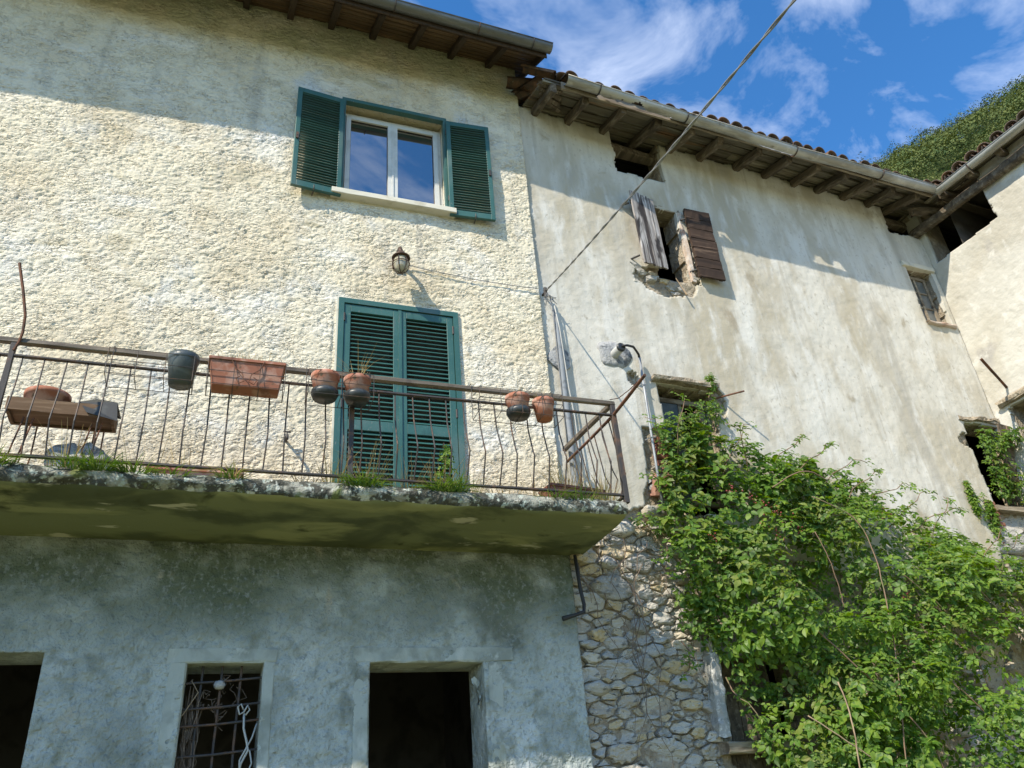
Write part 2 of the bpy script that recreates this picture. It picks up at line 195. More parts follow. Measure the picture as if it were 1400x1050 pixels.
# ------------------------------------------------------------------ mesh helpers
def V3(*a): return Vector(a)
class MB:
    def __init__(s): s.v = []; s.f = []; s.mi = []; s.cur = 0
    def add(s, vs, fs):
        o = len(s.v); s.v += [tuple(v) for v in vs]; s.f += [tuple(i+o for i in f) for f in fs]; s.mi += [s.cur]*len(fs); return s
    def box(s, x0, x1, y0, y1, z0, z1):
        return s.add([(x0,y0,z0),(x1,y0,z0),(x1,y1,z0),(x0,y1,z0),(x0,y0,z1),(x1,y0,z1),(x1,y1,z1),(x0,y1,z1)],
                     [(3,2,1,0),(4,5,6,7),(0,1,5,4),(1,2,6,5),(2,3,7,6),(3,0,4,7)])
    def beam(s, p0, p1, w, h, upv=(0,0,1), seg=4, jit=0, ch=.18, taper=1):
        p0, p1 = Vector(p0), Vector(p1); d = (p1-p0).normalized(); upv = Vector(upv)
        sd = d.cross(upv).normalized(); u = sd.cross(d).normalized()
        c = min(w, h)*ch/2
        prof = [(-w/2+c,-h/2),(w/2-c,-h/2),(w/2,-h/2+c),(w/2,h/2-c),(w/2-c,h/2),(-w/2+c,h/2),(-w/2,h/2-c),(-w/2,-h/2+c)]
        vs = []; n = 8
        for i in range(seg+1):
            f = i/seg; q = p0.lerp(p1, f); k = 1+(taper-1)*f
            for a, b in prof: vs.append(q+sd*(a*k+rng.uniform(-jit, jit))+u*(b*k+rng.uniform(-jit, jit))+d*rng.uniform(-jit, jit)*(2 if i in (0, seg) else 0))
        fs = [(i*n+j, i*n+(j+1)%n, (i+1)*n+(j+1)%n, (i+1)*n+j) for i in range(seg) for j in range(n)]
        fs += [tuple(range(n))[::-1], tuple(range(seg*n, seg*n+n))]
        return s.add(vs, fs)
    def tube(s, pts, r, n=7, close=False):
        pts = [Vector(p) for p in pts]; k = len(pts); vs = []
        rs = r if isinstance(r, (list, tuple)) else [r]*k
        ref = None
        for i, p in enumerate(pts):
            d = ((pts[(i+1) % k] if (close or i < k-1) else p)-(pts[i-1] if (close or i > 0) else p)).normalized()
            if ref is None: ref = d.orthogonal().normalized()
            ref = (ref-d*ref.dot(d)); ref = ref.normalized() if ref.length > 1e-6 else d.orthogonal().normalized()
            b = d.cross(ref)
            for j in range(n):
                a = 2*math.pi*j/n; vs.append(p+(ref*math.cos(a)+b*math.sin(a))*rs[i])
        m = k if close else k-1
        fs = [(i*n+j, i*n+(j+1) % n, ((i+1) % k)*n+(j+1) % n, ((i+1) % k)*n+j) for i in range(m) for j in range(n)]
        if not close: fs += [tuple(range(n))[::-1], tuple(range((k-1)*n, k*n))]
        return s.add(vs, fs)
    def lathe(s, prof, n=24, o=(0,0,0), axis='z'):
        vs = []
        for r_, z in prof:
            for j in range(n):
                a = 2*math.pi*j/n; q = (r_*math.cos(a), r_*math.sin(a), z)
                if axis == 'y': q = (q[0], -q[2], q[1])
                vs.append((q[0]+o[0], q[1]+o[1], q[2]+o[2]))
        fs = [(i*n+j, i*n+(j+1) % n, (i+1)*n+(j+1) % n, (i+1)*n+j) for i in range(len(prof)-1) for j in range(n)]
        return s.add(vs, fs)
    def mesh(s, name, smooth=False):
        m = bpy.data.meshes.new(name); m.from_pydata(s.v, [], s.f)
        if smooth: m.polygons.foreach_set('use_smooth', [True]*len(m.polygons))
        if any(s.mi): m.polygons.foreach_set('material_index', s.mi)
        m.update(); return m
    def build(s, name, ma, parent=None, smooth=False, loc=None):
        return obj(name, s.mesh(name, smooth), ma, parent, loc)
def obj(name, me, ma=None, parent=None, loc=None):
    o = bpy.data.objects.new(name, me)
    if me is not None and ma is not None and not me.materials:
        for x in (ma if isinstance(ma, (list, tuple)) else [ma]): me.materials.append(M[x])
    C.objects.link(o); o.parent = parent
    if loc is not None: o.location = loc
    return o
def tag(o, label, cat, group=None):
    o['label'] = label; o['category'] = cat
    if group: o['group'] = group
    return o
def thing(name, label, cat, loc=(0,0,0), rz=0, group=None):
    o = bpy.data.objects.new(name, None); o.empty_display_size = .1; C.objects.link(o); o.location = loc; o.rotation_euler = (0, 0, rz)
    return tag(o, label, cat, group)
def npmesh(name, v, f, smooth=True):
    """v (n,3) f (m,k) arrays"""
    m = bpy.data.meshes.new(name); k = f.shape[1]
    m.vertices.add(len(v)); m.vertices.foreach_set('co', np.ascontiguousarray(v, dtype=np.float32).ravel())
    m.loops.add(f.size); m.loops.foreach_set('vertex_index', np.ascontiguousarray(f, dtype=np.int32).ravel())
    m.polygons.add(len(f)); m.polygons.foreach_set('loop_start', np.arange(0, f.size, k, dtype=np.int32))
    m.polygons.foreach_set('loop_total', np.full(len(f), k, dtype=np.int32))
    m.polygons.foreach_set('use_smooth', np.full(len(f), smooth, dtype=bool)); m.update(calc_edges=True); return m
# numpy noise
def _h(ix, iy, s):
    n = (ix.astype(np.int64)*374761393+iy.astype(np.int64)*668265263+s*974634777) & 0x7fffffff
    n = ((n ^ (n >> 13))*1274126177) & 0x7fffffff
    return ((n ^ (n >> 16)) & 0xffff)/65535.
def vnoise(x, y, s=0):
    ix, iy = np.floor(x), np.floor(y); fx, fy = x-ix, y-iy; fx = fx*fx*(3-2*fx); fy = fy*fy*(3-2*fy)
    a, b, c, d = _h(ix, iy, s), _h(ix+1, iy, s), _h(ix, iy+1, s), _h(ix+1, iy+1, s)
    return (a*(1-fx)+b*fx)*(1-fy)+(c*(1-fx)+d*fx)*fy
def fbm(x, y, s=0, o=4, g=.5):
    t = 0; a = 1; n = 0
    for i in range(o): t = t+a*(vnoise(x*2**i, y*2**i, s+i*17)-.5); n += a; a *= g
    return t/n*2
def flakes(x, y, s=0):
    """tilted overlapping trowel flakes, 0..1-ish"""
    x = x+.35*fbm(x*1.7, y*1.7, s+50, 2); y = y+.35*fbm(x*1.7+9, y*1.7, s+60, 2)
    ix, iy = np.floor(x), np.floor(y); best = np.full(x.shape, -9.)
    for dx_ in (-1, 0, 1):
        for dy_ in (-1, 0, 1):
            cx_, cy_ = ix+dx_, iy+dy_
            px = cx_+_h(cx_, cy_, s); py = cy_+_h(cx_, cy_, s+1)
            a = (_h(cx_, cy_, s+2)-.5)*2.4; ca, sa = np.cos(a), np.sin(a)
            u = (x-px)*ca+(y-py)*sa; v = -(x-px)*sa+(y-py)*ca
            hgt = _h(cx_, cy_, s+3)*.5+.95*v*np.sign(_h(cx_, cy_, s+4)-.35)+.25*u-(u*u*.35+v*v*.9)*.75
            best = np.maximum(best, hgt)
    return best
def lines(breaks, step_list):
    out_ = []
    for (a, b), st in zip(zip(breaks[:-1], breaks[1:]), step_list):
        k = max(1, int(round((b-a)/st))); out_.append(np.linspace(a, b, k+1)[:-1])
    out_.append(np.array([breaks[-1]])); return np.concatenate(out_)
def wall_grid(name, xs, zs, hfun, keep, ma, parent, skirt=.4, base=0., xwarp=None):
    X, Z = np.meshgrid(xs, zs); nx, nz = len(xs), len(zs)
    H = hfun(X, Z); v = np.stack([X, base-H, Z], -1).reshape(-1, 3)
    Xc = (X[:-1, :-1]+X[1:, 1:])/2; Zc = (Z[:-1, :-1]+Z[1:, 1:])/2
    K = keep(Xc, Zc); idx = np.arange(nx*nz).reshape(nz, nx)
    q = np.stack([idx[:-1, :-1], idx[:-1, 1:], idx[1:, 1:], idx[1:, :-1]], -1)[K]
    e = np.concatenate([q[:, [0, 1]], q[:, [1, 2]], q[:, [2, 3]], q[:, [3, 0]]])
    key = np.sort(e, 1); kk = key[:, 0].astype(np.int64)*nx*nz+key[:, 1]
    u, inv, cnt = np.unique(kk, return_inverse=True, return_counts=True); be = e[cnt[inv] == 1]
    bv = np.unique(be); mapb = np.full(nx*nz, -1); mapb[bv] = np.arange(len(bv))+nx*nz
    vb = v[bv].copy(); vb[:, 1] = base+skirt
    v = np.concatenate([v, vb]); sk = np.stack([be[:, 1], be[:, 0], mapb[be[:, 0]], mapb[be[:, 1]]], -1)
    f = np.concatenate([q, sk]); used = np.unique(f); rem = np.zeros(len(v), int); rem[used] = np.arange(len(used))
    me = npmesh(name, v[used], rem[f]); sm = np.ones(len(f), bool); sm[len(q):] = False; me.polygons.foreach_set('use_smooth', sm)
    return obj(name, me, ma, parent)
def inr(X, Z, r): return (X > r[0]) & (X < r[1]) & (Z > r[2]) & (Z < r[3])

# ------------------------------------------------------------------ setting: ground, hill
def make_ground():
    a = 1500; g = 41
    xs = np.sign(np.linspace(-1, 1, g))*np.abs(np.linspace(-1, 1, g))**3*a
    X, Y = np.meshgrid(xs, xs); Z = np.where(Y > -1, 0, np.clip((Y+1)*.17, -.9, 0))+.0
    idx = np.arange(g*g).reshape(g, g); f = np.stack([idx[:-1, :-1], idx[:-1, 1:], idx[1:, 1:], idx[1:, :-1]], -1).reshape(-1, 4)
    xs2 = np.unique(np.concatenate([xs, np.linspace(-14, 14, 29)])); X, Y = np.meshgrid(xs2, xs2); g = len(xs2)
    Z = np.where(Y > -1.2, -.02, np.clip((Y+1.2)*.17, -.85, 0)-.02)
    idx = np.arange(g*g).reshape(g, g); f = np.stack([idx[:-1, :-1], idx[:-1, 1:], idx[1:, 1:], idx[1:, :-1]], -1).reshape(-1, 4)
    o = obj('ground', npmesh('ground', np.stack([X, Y, Z], -1).reshape(-1, 3), f), 'ground'); o['kind'] = 'structure'
make_ground()
def make_hill():
    # a steep wooded mountainside to the right, behind the houses
    a0 = R(60); D0 = 265.; n = 60
    e1 = np.array([math.sin(a0), math.cos(a0)]); e2 = np.array([math.cos(a0), -math.sin(a0)])
    T = np.linspace(-130, 260, n); U = np.linspace(-205, 190, n); Tg, Ug = np.meshgrid(T, U)
    def hz(t, u):
        top = 203*np.clip(1.0-np.clip(-t-58, 0, 200)/190., 0, 1) 
        h = np.where(u < 0, top*(1-(np.abs(u)/205)**1.25), top*(1-.35*(u/190)**2))
        return h+4*fbm(t/30+4, u/30, 3, 3)
    H = hz(Tg, Ug); P = e1[None, None]*(D0+Ug[..., None])+e2[None, None]*Tg[..., None]
    v = np.concatenate([P, H[..., None]-2], -1).reshape(-1, 3); idx = np.arange(n*n).reshape(n, n)
    f = np.stack([idx[:-1, :-1], idx[:-1, 1:], idx[1:, 1:], idx[1:, :-1]], -1).reshape(-1, 4)
    o = obj('hill', npmesh('hill', v, f), 'hillsoil'); o['kind'] = 'structure'
    # wood: leaf clumps of trees, one mass
    nt_ = 1250; t = NP.uniform(-105, 66, nt_); u = NP.uniform(-125, 10, nt_); z = hz(t, u)
    p = np.concatenate([e1[None]*(D0+u)[:, None]+e2[None]*t[:, None], z[:, None]], -1)
    kq = 330; rad = NP.uniform(1.6, 3.6, nt_)*np.where(NP.random(nt_) < .15, 1.55, 1); hh = rad*NP.uniform(1.1, 1.9, nt_)
    d = NP.normal(size=(nt_, kq, 3)); d /= np.linalg.norm(d, axis=-1, keepdims=True); d[..., 2] = np.abs(d[..., 2])*1.1-.25
    lump = 1+.38*np.sin(d[..., 0]*5+rad[:, None]*9)*np.sin(d[..., 2]*6+t[:, None])
    rr = NP.uniform(.78, 1.04, (nt_, kq))*lump
    c = p[:, None]+np.stack([d[..., 0]*rad[:, None]*rr, d[..., 1]*rad[:, None]*rr, (d[..., 2]*rr+.55)*hh[:, None]], -1)
    c = c.reshape(-1, 3); m = len(c); a = NP.normal(size=(m, 3)); a /= np.linalg.norm(a, axis=1, keepdims=True)
    nrm = d.reshape(-1, 3)*2.0+NP.normal(size=(m, 3))*.45+np.array([0, 0, .4]); b = np.cross(nrm, a); b /= np.linalg.norm(b, axis=1, keepdims=True); a = np.cross(b, nrm); a /= np.linalg.norm(a, axis=1, keepdims=True)
    s = NP.uniform(.45, 1.0, (m, 1))*np.repeat(rad, kq)[:, None]*.055+.09
    vv = np.stack([c+a*s, c+b*s*.8, c-a*s*.9+b*s*.2, c-b*s], 1).reshape(-1, 3)
    o = obj('forest', npmesh('forest', vv, np.arange(4*m).reshape(-1, 4), False), 'forest'); o['kind'] = 'stuff'
    tag(o, 'dense green deciduous wood covering the steep mountainside behind the roofs', 'forest')
make_hill()

# ================================================================== left house (rendered)
HX1 = 2.83
house = thing('rendered_house', 'cream rough-rendered house with green shutters, balcony and pale blue lower wall', 'house')
OP_WIN = (.77, 1.88, 6.58, 7.99); OP_DOOR = (.80, 1.925, 3.06, 5.325)
def h_render(X, Z):
    k = np.clip(.5+1.6*fbm(X*1.1, Z*1.1, 71, 3), 0, 1); am = .75+.5*fbm(X*.8+5, Z*.8, 72, 3)
    h = am*(.0065*(k*flakes((X*.95+Z*.3)*10, (Z*.95-X*.3)*19, 3)+(1-k)*flakes((X*.7-Z*.7)*10, (Z*.7+X*.7)*18, 4))+.0065*(k*flakes((X*.9-Z*.5)*17+3, (Z*.9+X*.5)*30, 9)+(1-k)*flakes((X*.9+Z*.4)*16, (Z*.9-X*.4)*31, 10)))+.008*fbm(X*3, Z*3, 5, 3)+.005*fbm(X*30, Z*42, 6, 2)-.005*(np.abs(fbm(X*11+2*fbm(X*3, Z*3, 8, 2), Z*19, 7, 3)) < .07)-.005*(np.abs(fbm((X+Z*.8)*9, (Z-X*.8)*15, 77, 3)) < .06)
    e = np.minimum.reduce([np.where(inr(X, Z, (r[0]-.06, r[1]+.06, r[2]-.06, r[3]+.06)), 0., 1.) for r in (OP_WIN, OP_DOOR)])
    return np.clip(h+.004, -.02, .05)*np.where(e > 0, 1, .25)
xs = lines([-5.0, -2.75, .77, .80, 1.88, 1.925, HX1], [.022, .0110, .011, .011, .011, .011])
zs = lines([2.98, 3.06, 5.325, 6.58, 7.99, 9.25], [.02, .0105, .0105, .0105, .0105])
wall_grid('render_wall', xs, zs, h_render, lambda X, Z: ~(inr(X, Z, OP_WIN) | inr(X, Z, OP_DOOR)), 'render', house, .30)
OP_LD = (1.12, 2.0, -.1, 2.06); OP_BW = (-.15, .37, 1.0, 2.065); OP_LO = (-2.1, -1.03, -.1, 2.14)
def h_lower(X, Z): return .012*flakes(X*5, Z*6, 23)+.010*fbm(X*2.2, Z*2.2, 25, 4)+.012*flakes(X*11, Z*14, 29)+.009*flakes(X*22, Z*30, 28)+.006*fbm(X*24, Z*24, 27, 2)-.006
xs = lines([-5.0, -2.1, -1.03, -.15, .37, 1.12, 2.0, HX1], [.03, .03, .014, .014, .014, .014, .014]); zs = lines([-.1, 1.0, 2.06, 2.065, 2.14, 2.98], [.06, .014, .1, .03, .014])
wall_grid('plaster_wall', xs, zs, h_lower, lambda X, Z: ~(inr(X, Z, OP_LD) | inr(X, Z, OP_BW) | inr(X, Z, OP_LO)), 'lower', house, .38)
def shell(parent, x0, x1, y0, y1, z0, z1, floors=()):
    b = MB()
    for q in ([(x0,y0,z0),(x0,y1,z0),(x0,y1,z1),(x0,y0,z1)], [(x1,y0,z0),(x1,y1,z0),(x1,y1,z1),(x1,y0,z1)], [(x0,y1,z0),(x1,y1,z0),(x1,y1,z1),(x0,y1,z1)]):
        b.add(q, [(0, 1, 2, 3)])
    for z in (z0, z1, *floors): b.add([(x0,y0,z),(x1,y0,z),(x1,y1,z),(x0,y1,z)], [(0, 1, 2, 3)])
    return b.build('shell_wall', 'dark', parent)
shell(house, -4.97, HX1-.03, .06, 3.6, .02, 9.2, (2.9, 6.2))
# door and window frames of the ground floor (proud concrete surrounds)
def rbeam(name, p0, p1, w_, h_, ma, parent, upv=(0, 0, 1), jit=.006, seg=6):
    return MB().beam(p0, p1, w_, h_, upv, seg, jit).build(name, ma, parent)
fr = MB().beam((1.0, .106, 2.115), (2.25, .106, 2.115), .25, .115, seg=10, jit=.006).build('lintel', 'frame_stone', house)
rbeam('jamb', (1.06, .138, -.05), (1.06, .138, 2.055), .115, .31, 'frame_stone', house, (0, 1, 0), .006, 10)
rbeam('jamb', (2.065, .138, -.05), (2.095, .138, 2.055), .125, .31, 'frame_stone', house, (0, 1, 0), .007, 10)
rbeam('lintel', (-.27, .106, 2.115), (.45, .106, 2.115), .25, .10, 'frame_stone', house, jit=.005)
rbeam('jamb', (-.215, .138, .95), (-.20, .138, 2.06), .12, .31, 'frame_stone', house, (0, 1, 0), .006, 8)
rbeam('jamb', (.41, .138, .95), (.405, .138, 2.06), .075, .31, 'frame_stone', house, (0, 1, 0), .005, 8)
rbeam('lintel', (-2.2, .12, 2.19), (-.98, .12, 2.19), .24, .09, 'oldwood', house, jit=.005)
# grille of the small ground-floor window
g = MB()
for z in (1.12, 1.30): g.tube([(-.15, .085, z), (.37, .085, z+.02)], .008)
gr = g.build('window_grille', 'iron', house)
for x, dx_ in ((-.045, -.02), (.085, 0), (.215, .01)): MB().tube([(x+dx_, .10, 1.0), (x, .10, 1.55), (x+.01, .10, 2.07)], .009).build('grille_bar', 'iron', gr)
for z in (1.475, 1.665, 1.775, 1.945): MB().tube([(-.15, .085, z), (.1, .085, z+.012), (.37, .085, z+.035)], .0085).build('grille_bar', 'iron', gr)
# roof of the left house
roof = MB(); sl_ = math.tan(R(30)); YE = -.625
def zr(y): return 9.15+y*sl_      # underside of the boards
roof.add([(-5.4,YE,zr(YE)+.03),(2.97,YE,zr(YE)+.03),(2.97,6.7,zr(6.7)+.03),(-5.4,6.7,zr(6.7)+.03),(-5.4,YE,zr(YE)+.10),(2.97,YE,zr(YE)+.10),(2.97,6.7,zr(6.7)+.10),(-5.4,6.7,zr(6.7)+.10)],
         [(3,2,1,0),(4,5,6,7),(0,1,5,4),(1,2,6,5),(2,3,7,6),(3,0,4,7)])
rf = roof.build('roof', 'tile', house)
k = 0; y = YE+.01
while y < .12:
    bw = .082; MB().beam((-5.4, y+bw/2, zr(y+bw/2)+.012+rng.uniform(-.002, .002)), (2.95, y+bw/2, zr(y+bw/2)+.012), bw-.008, .02, (0, -sl_, 1), 6, .0015, .3).build('soffit_board', 'boardL', rf); y += bw
for i in range(-8, 7):
    x = .59+.47*i+rng.uniform(-.01, .01)
    if x > 2.9: continue
    MB().beam((x, -.58, zr(-.58)-.045), (x, .25, zr(.25)-.045), .07, .085, (0, -sl_, 1), 5, .003).build('rafter', 'rafterL', rf)
MB().beam((2.94, YE, zr(YE)-.02), (2.94, 1.2, zr(1.2)-.02), .03, .14, (0, -sl_, 1), 4, .002).build('verge_board', 'rafterL', rf)
rbeam('fascia_board', (-5.4, YE-.010, zr(YE)-.045), (2.95, YE-.010, zr(YE)-.045), .018, .19, 'rafterL', rf, jit=.002, seg=14)
def gutter(name, x0, x1, y, z, r, ma, parent, n=12, drop=0, holes=None, seg=24, zfun=None):
    b = MB(); vs = []; k = 12
    ang = [math.pi+math.pi*j/k for j in range(k+1)]
    for i in range(seg+1):
        f = i/seg; x = x0+(x1-x0)*f; zz = z+drop*f+(zfun(x) if zfun else 0)
        for rr in (r, r-.006):
            for a in ang: vs.append((x, y+rr*math.cos(a), zz+rr*math.sin(a)))
    m = 2*(k+1); fs = []
    for i in range(seg):
        xm = x0+(x1-x0)*(i+.5)/seg
        for j in range(k):
            if holes and holes(xm, j): continue
            fs.append((i*m+j, i*m+j+1, (i+1)*m+j+1, (i+1)*m+j)); a = i*m+k+1
            fs.append((a+j, (i+1)*m+k+1+j, (i+1)*m+k+2+j, a+j+1))
    b.add(vs, fs)
    b.tube([(x0, y-r, z+(zfun(x0) if zfun else 0)), ((x0+x1)/2, y-r, z+drop/2+(zfun((x0+x1)/2) if zfun else 0)), (x1, y-r, z+drop+(zfun(x1) if zfun else 0))], .009, 6)
    return b.build(name, ma, parent, True)
gut = gutter('gutter', -5.4, 2.985, YE-.075, 8.755, .070, 'gutterL', house, seg=16)
b = MB(); b.add([(2.983, YE-.075+.070*math.cos(math.pi+math.pi*j/10), 8.755+.070*math.sin(math.pi+math.pi*j/10)) for j in range(11)], [tuple(range(11))]); b.build('gutter_end_cap', 'gutterL', gut)
for x in (-1.7, -.75, .2, 1.15, 2.1, 2.75):
    MB().tube([(x, YE-.075+.076*math.cos(math.pi*1.0+math.pi*j/10), 8.755+.076*math.sin(math.pi+math.pi*j/10)) for j in range(11)]+[(x, YE+.03, 8.80)], .007, 5).build('gutter_bracket', 'iron', gut)
    
for o_ in (rf, gut):
    o_.rotation_euler.z = R(1.4); pv = Vector((2.98, 0, 0)); o_.location = pv-Matrix.Rotation(R(1.4), 3, 'Z') @ pv
# upper window -----------------------------------------------------
wn = MB(); y0 = .13
def rframe(b, x0, x1, z0, z1, w_, ya, yb):
    b.box(x0, x0+w_, ya, yb, z0, z1).box(x1-w_, x1, ya, yb, z0, z1).box(x0+w_, x1-w_, ya, yb, z1-w_, z1).box(x0+w_, x1-w_, ya, yb, z0, z0+w_); return b
rframe(wn, .775, 1.875, 6.61, 7.93, .035, y0, y0+.07)
win = wn.build('window', 'whitepvc', house)
for a, c in ((.815, 1.322), (1.328, 1.835)):
    rframe(MB(), a, c, 6.65, 7.89, .050, y0-.018, y0+.045).build('window_sash', 'whitepvc', win)
    MB().box(a+.049, c-.049, y0+.014, y0+.02, 6.699, 7.841).build('pane', 'glass', win)
    rframe(MB(), a+.046, c-.046, 6.696, 7.844, .009, y0+.003, y0+.013).build('glazing_bead', 'iron', win)
MB().box(1.317, 1.333, y0-.028, y0-.019, 6.66, 7.88).build('window_astragal', 'whitepvc', win)
MB().beam((.67, .02, 6.575), (1.95, .02, 6.575), .25, .062, seg=8, jit=.0015, ch=.12).build('window_sill', 'sill', win)
fb = MB(); fb.box(.745, .785, -.035, .03, 6.61, 7.99).box(1.865, 1.905, -.035, .03, 6.61, 7.99).box(.785, 1.865, -.035, .03, 7.945, 7.99)
fb.build('shutter_frame', 'green', win)
# louvred shutters
def slat_mesh(w_, d=.040, t=.007, ang=46):
    b = MB(); b.beam((-w_/2, 0, 0), (w_/2, 0, 0), d, t, (0, -math.sin(R(ang)), math.cos(R(ang))), 1, 0, .5); return b.mesh('slat')
def louvre(parent, w_, h_, panels, hinge, rz, mirror, label=None, pitch=.043, st=.055, ang=46, dp=.040):
    """leaf in its own frame: x 0..w (or 0..-w when mirror), front -y, z 0..h; panels = list of (z0,z1)"""
    b = MB(); s = -1 if mirror else 1; T = .036
    def bx(x0, x1, z0, z1):
        a, c = sorted((s*x0, s*x1)); b.box(a, c, -T/2, T/2, z0, z1)
    bx(0, st, 0, h_); bx(w_-st, w_, 0, h_); pz = 0
    for (a, c) in panels: bx(st, w_-st, pz, a); pz = c
    bx(st, w_-st, pz, h_)
    lf = b.build('shutter', 'green', parent); lf.location = hinge; lf.rotation_euler = (0, 0, rz)
    bm_ = lf.modifiers.new('bevel', 'BEVEL'); bm_.width = .003; bm_.segments = 1; bm_.limit_method = 'ANGLE'
    sm = slat_mesh(w_-2*st+.004, dp, .007, ang); sm.materials.append(M['greend'])
    for (a, c) in panels:
        n = int((c-a)/pitch)
        for i in range(n):
            o = obj('slat', sm, None, lf, (s*w_/2, 0, a+(i+.5)*(c-a)/n)); o.rotation_euler = (R(rng.uniform(-3, 3)), 0, 0)
    return lf
s1 = louvre(house, .49, 1.38, [(.075, 1.315)], (.762, -.062, 6.525), R(5), True, st=.048, pitch=.036, ang=22, dp=.046)
s2 = louvre(house, .49, 1.38, [(.075, 1.315)], (1.888, -.062, 6.525), R(-4), False, st=.048, pitch=.036, ang=22, dp=.046)
for sh_, s in ((s1, -1), (s2, 1)):
    b = MB()
    for z in (.2, 1.18): b.tube([(0, 0, z), (0, 0, z+.07)], .009)
    b.build('hinge', 'iron', sh_); b = MB(); b.tube([(s*.27, -.02, -.02), (s*.27, -.035, .0), (s*.27, -.035, .035)], .006).tube([(s*.27, 0, -.02), (s*.27, .06, -.02)], .006); b.build('shutter_stop', 'iron', sh_)
    MB().box(s*.465-.012, s*.465+.012, -.034, -.0185, .62, .70).build('latch', 'iron', sh_)
# balcony door with louvred leaves ---------------------------------
df = MB(); df.box(.792, .842, -.03, .06, 3.05, 5.325).box(1.882, 1.932, -.03, .06, 3.05, 5.325).box(.842, 1.882, -.03, .06, 5.272, 5.325)
dr = df.build('balcony_door', 'green', house)
for hx, mir in ((.846, False), (1.878, True)):
    lf = louvre(dr, .514, 2.195, [(.09, .90), (1.0, 2.115)], (hx, .0, 3.07), 0, mir, st=.060)
    b = MB(); s = -1 if mir else 1
    for z in (.25, 1.1, 2.0): b.tube([(0, -.024, z), (0, -.024, z+.085)], .010)
    b.build('hinge', 'iron', lf)
b = MB(); b.box(.774, .7915, -.012, .05, 3.05, 5.34).box(.7915, 1.95, -.012, .05, 5.3255, 5.342); b.build('door_trim', 'sill', dr)
MB().box(1.347, 1.377, -.030, -.0185, 3.08, 5.26).build('cover_strip', 'green', dr)
MB().box(.85, 1.875, .10, .13, 3.05, 5.3).build('door_panel', 'dark', dr)
MB().beam((.76, .0, 3.075), (1.96, .0, 3.075), .26, .04, seg=6, jit=.002).build('door_sill', 'sill', dr)

# balcony ----------------------------------------------------------
def slab():
    xs_ = np.arange(-5.0, 2.951, .02); n = len(xs_)
    prof = [(.06, 2.93), (-.15, 2.93), (-.30, 2.93), (-.45, 2.932), (-.6, 2.935), (-.75, 2.94), (-.88, 2.945), (-.935, 2.955), (-.955, 2.98), (-.96, 3.005), (-.955, 3.03), (-.945, 3.055), (-.93, 3.07), (-.90, 3.085), (-.82, 3.09), (-.6, 3.09), (-.3, 3.09), (.06, 3.09)]
    v = np.zeros((n, len(prof), 3))
    for j, (yy, zz) in enumerate(prof):
        x = xs_; am = .0 if j in (0, 17) else (.006 if j < 6 or j > 14 else .020)
        v[:, j, 0] = x; v[:, j, 1] = yy+am*fbm(x*7, np.full(n, j*.8), 31, 4)+(.02*np.minimum(0, fbm(x*1.6, np.full(n, 3.), 33, 3)) if 6 <= j <= 13 else 0)
        v[:, j, 2] = zz+am*.9*fbm(x*6+40, np.full(n, j*.8), 37, 4)
        if j in (6, 7, 8): v[:, j, 1] += .09*np.clip(fbm(x*2.1, np.full(n, 9.), 35, 4)-.12, 0, 1)*1.3; v[:, j, 2] += .05*np.clip(fbm(x*2.1, np.full(n, 9.), 35, 4)-.12, 0, 1)
    m = len(prof); b = MB(); idx = np.arange(n*m).reshape(n, m)
    fs = []; mi = []
    for j in range(m-1):
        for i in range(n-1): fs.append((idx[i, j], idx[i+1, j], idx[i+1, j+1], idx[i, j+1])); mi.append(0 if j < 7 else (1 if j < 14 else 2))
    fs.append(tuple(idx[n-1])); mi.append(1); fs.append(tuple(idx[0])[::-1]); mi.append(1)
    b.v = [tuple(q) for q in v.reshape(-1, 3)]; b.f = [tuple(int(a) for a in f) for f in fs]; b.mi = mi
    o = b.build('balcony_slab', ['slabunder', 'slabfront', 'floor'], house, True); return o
slab_o = slab()
YR = -.925
rl = MB().beam((-5.0, YR, 3.955), (2.975, YR, 3.945),   .046, .036, seg=30, jit=.0025, ch=.3)
railing = rl.build('railing', 'rail', house)
MB().beam((-5.0, YR, 3.845), (2.96, YR, 3.835), .03, .012, seg=24, jit=.002).build('top_bar', 'iron', railing)
MB().beam((-5.0, YR, 3.135), (2.97, YR, 3.125), .03, .014, seg=24, jit=.002).build('bottom_bar', 'iron', railing)
x = -4.9; bi = 0
while x < 2.93:
    if min(abs(x-q) for q in (-1.43, .80)) > .05:
        j1, j2 = rng.uniform(-.006, .006), rng.uniform(-.012, .012); bel = .095 if x > .9 else .07
        MB().tube([(x+j1, YR, 3.842), (x+j1*.6+j2*.5, YR-.01, 3.62), (x+j2, YR-bel*.75, 3.42), (x+j2, YR-bel, 3.365), (x+j2*.8, YR-bel*.8, 3.31), (x+j1*.5, YR, 3.13)], .0056, 6).build('baluster', 'iron', railing)
    x += .131
for x in (-3.66, -1.43, .80, 2.955):
    MB().beam((x, YR, 3.06), (x, YR, 3.94), .035 if x < 2 else .042, .035, (0, 1, 0), 6, .002).build('post', 'iron', railing)
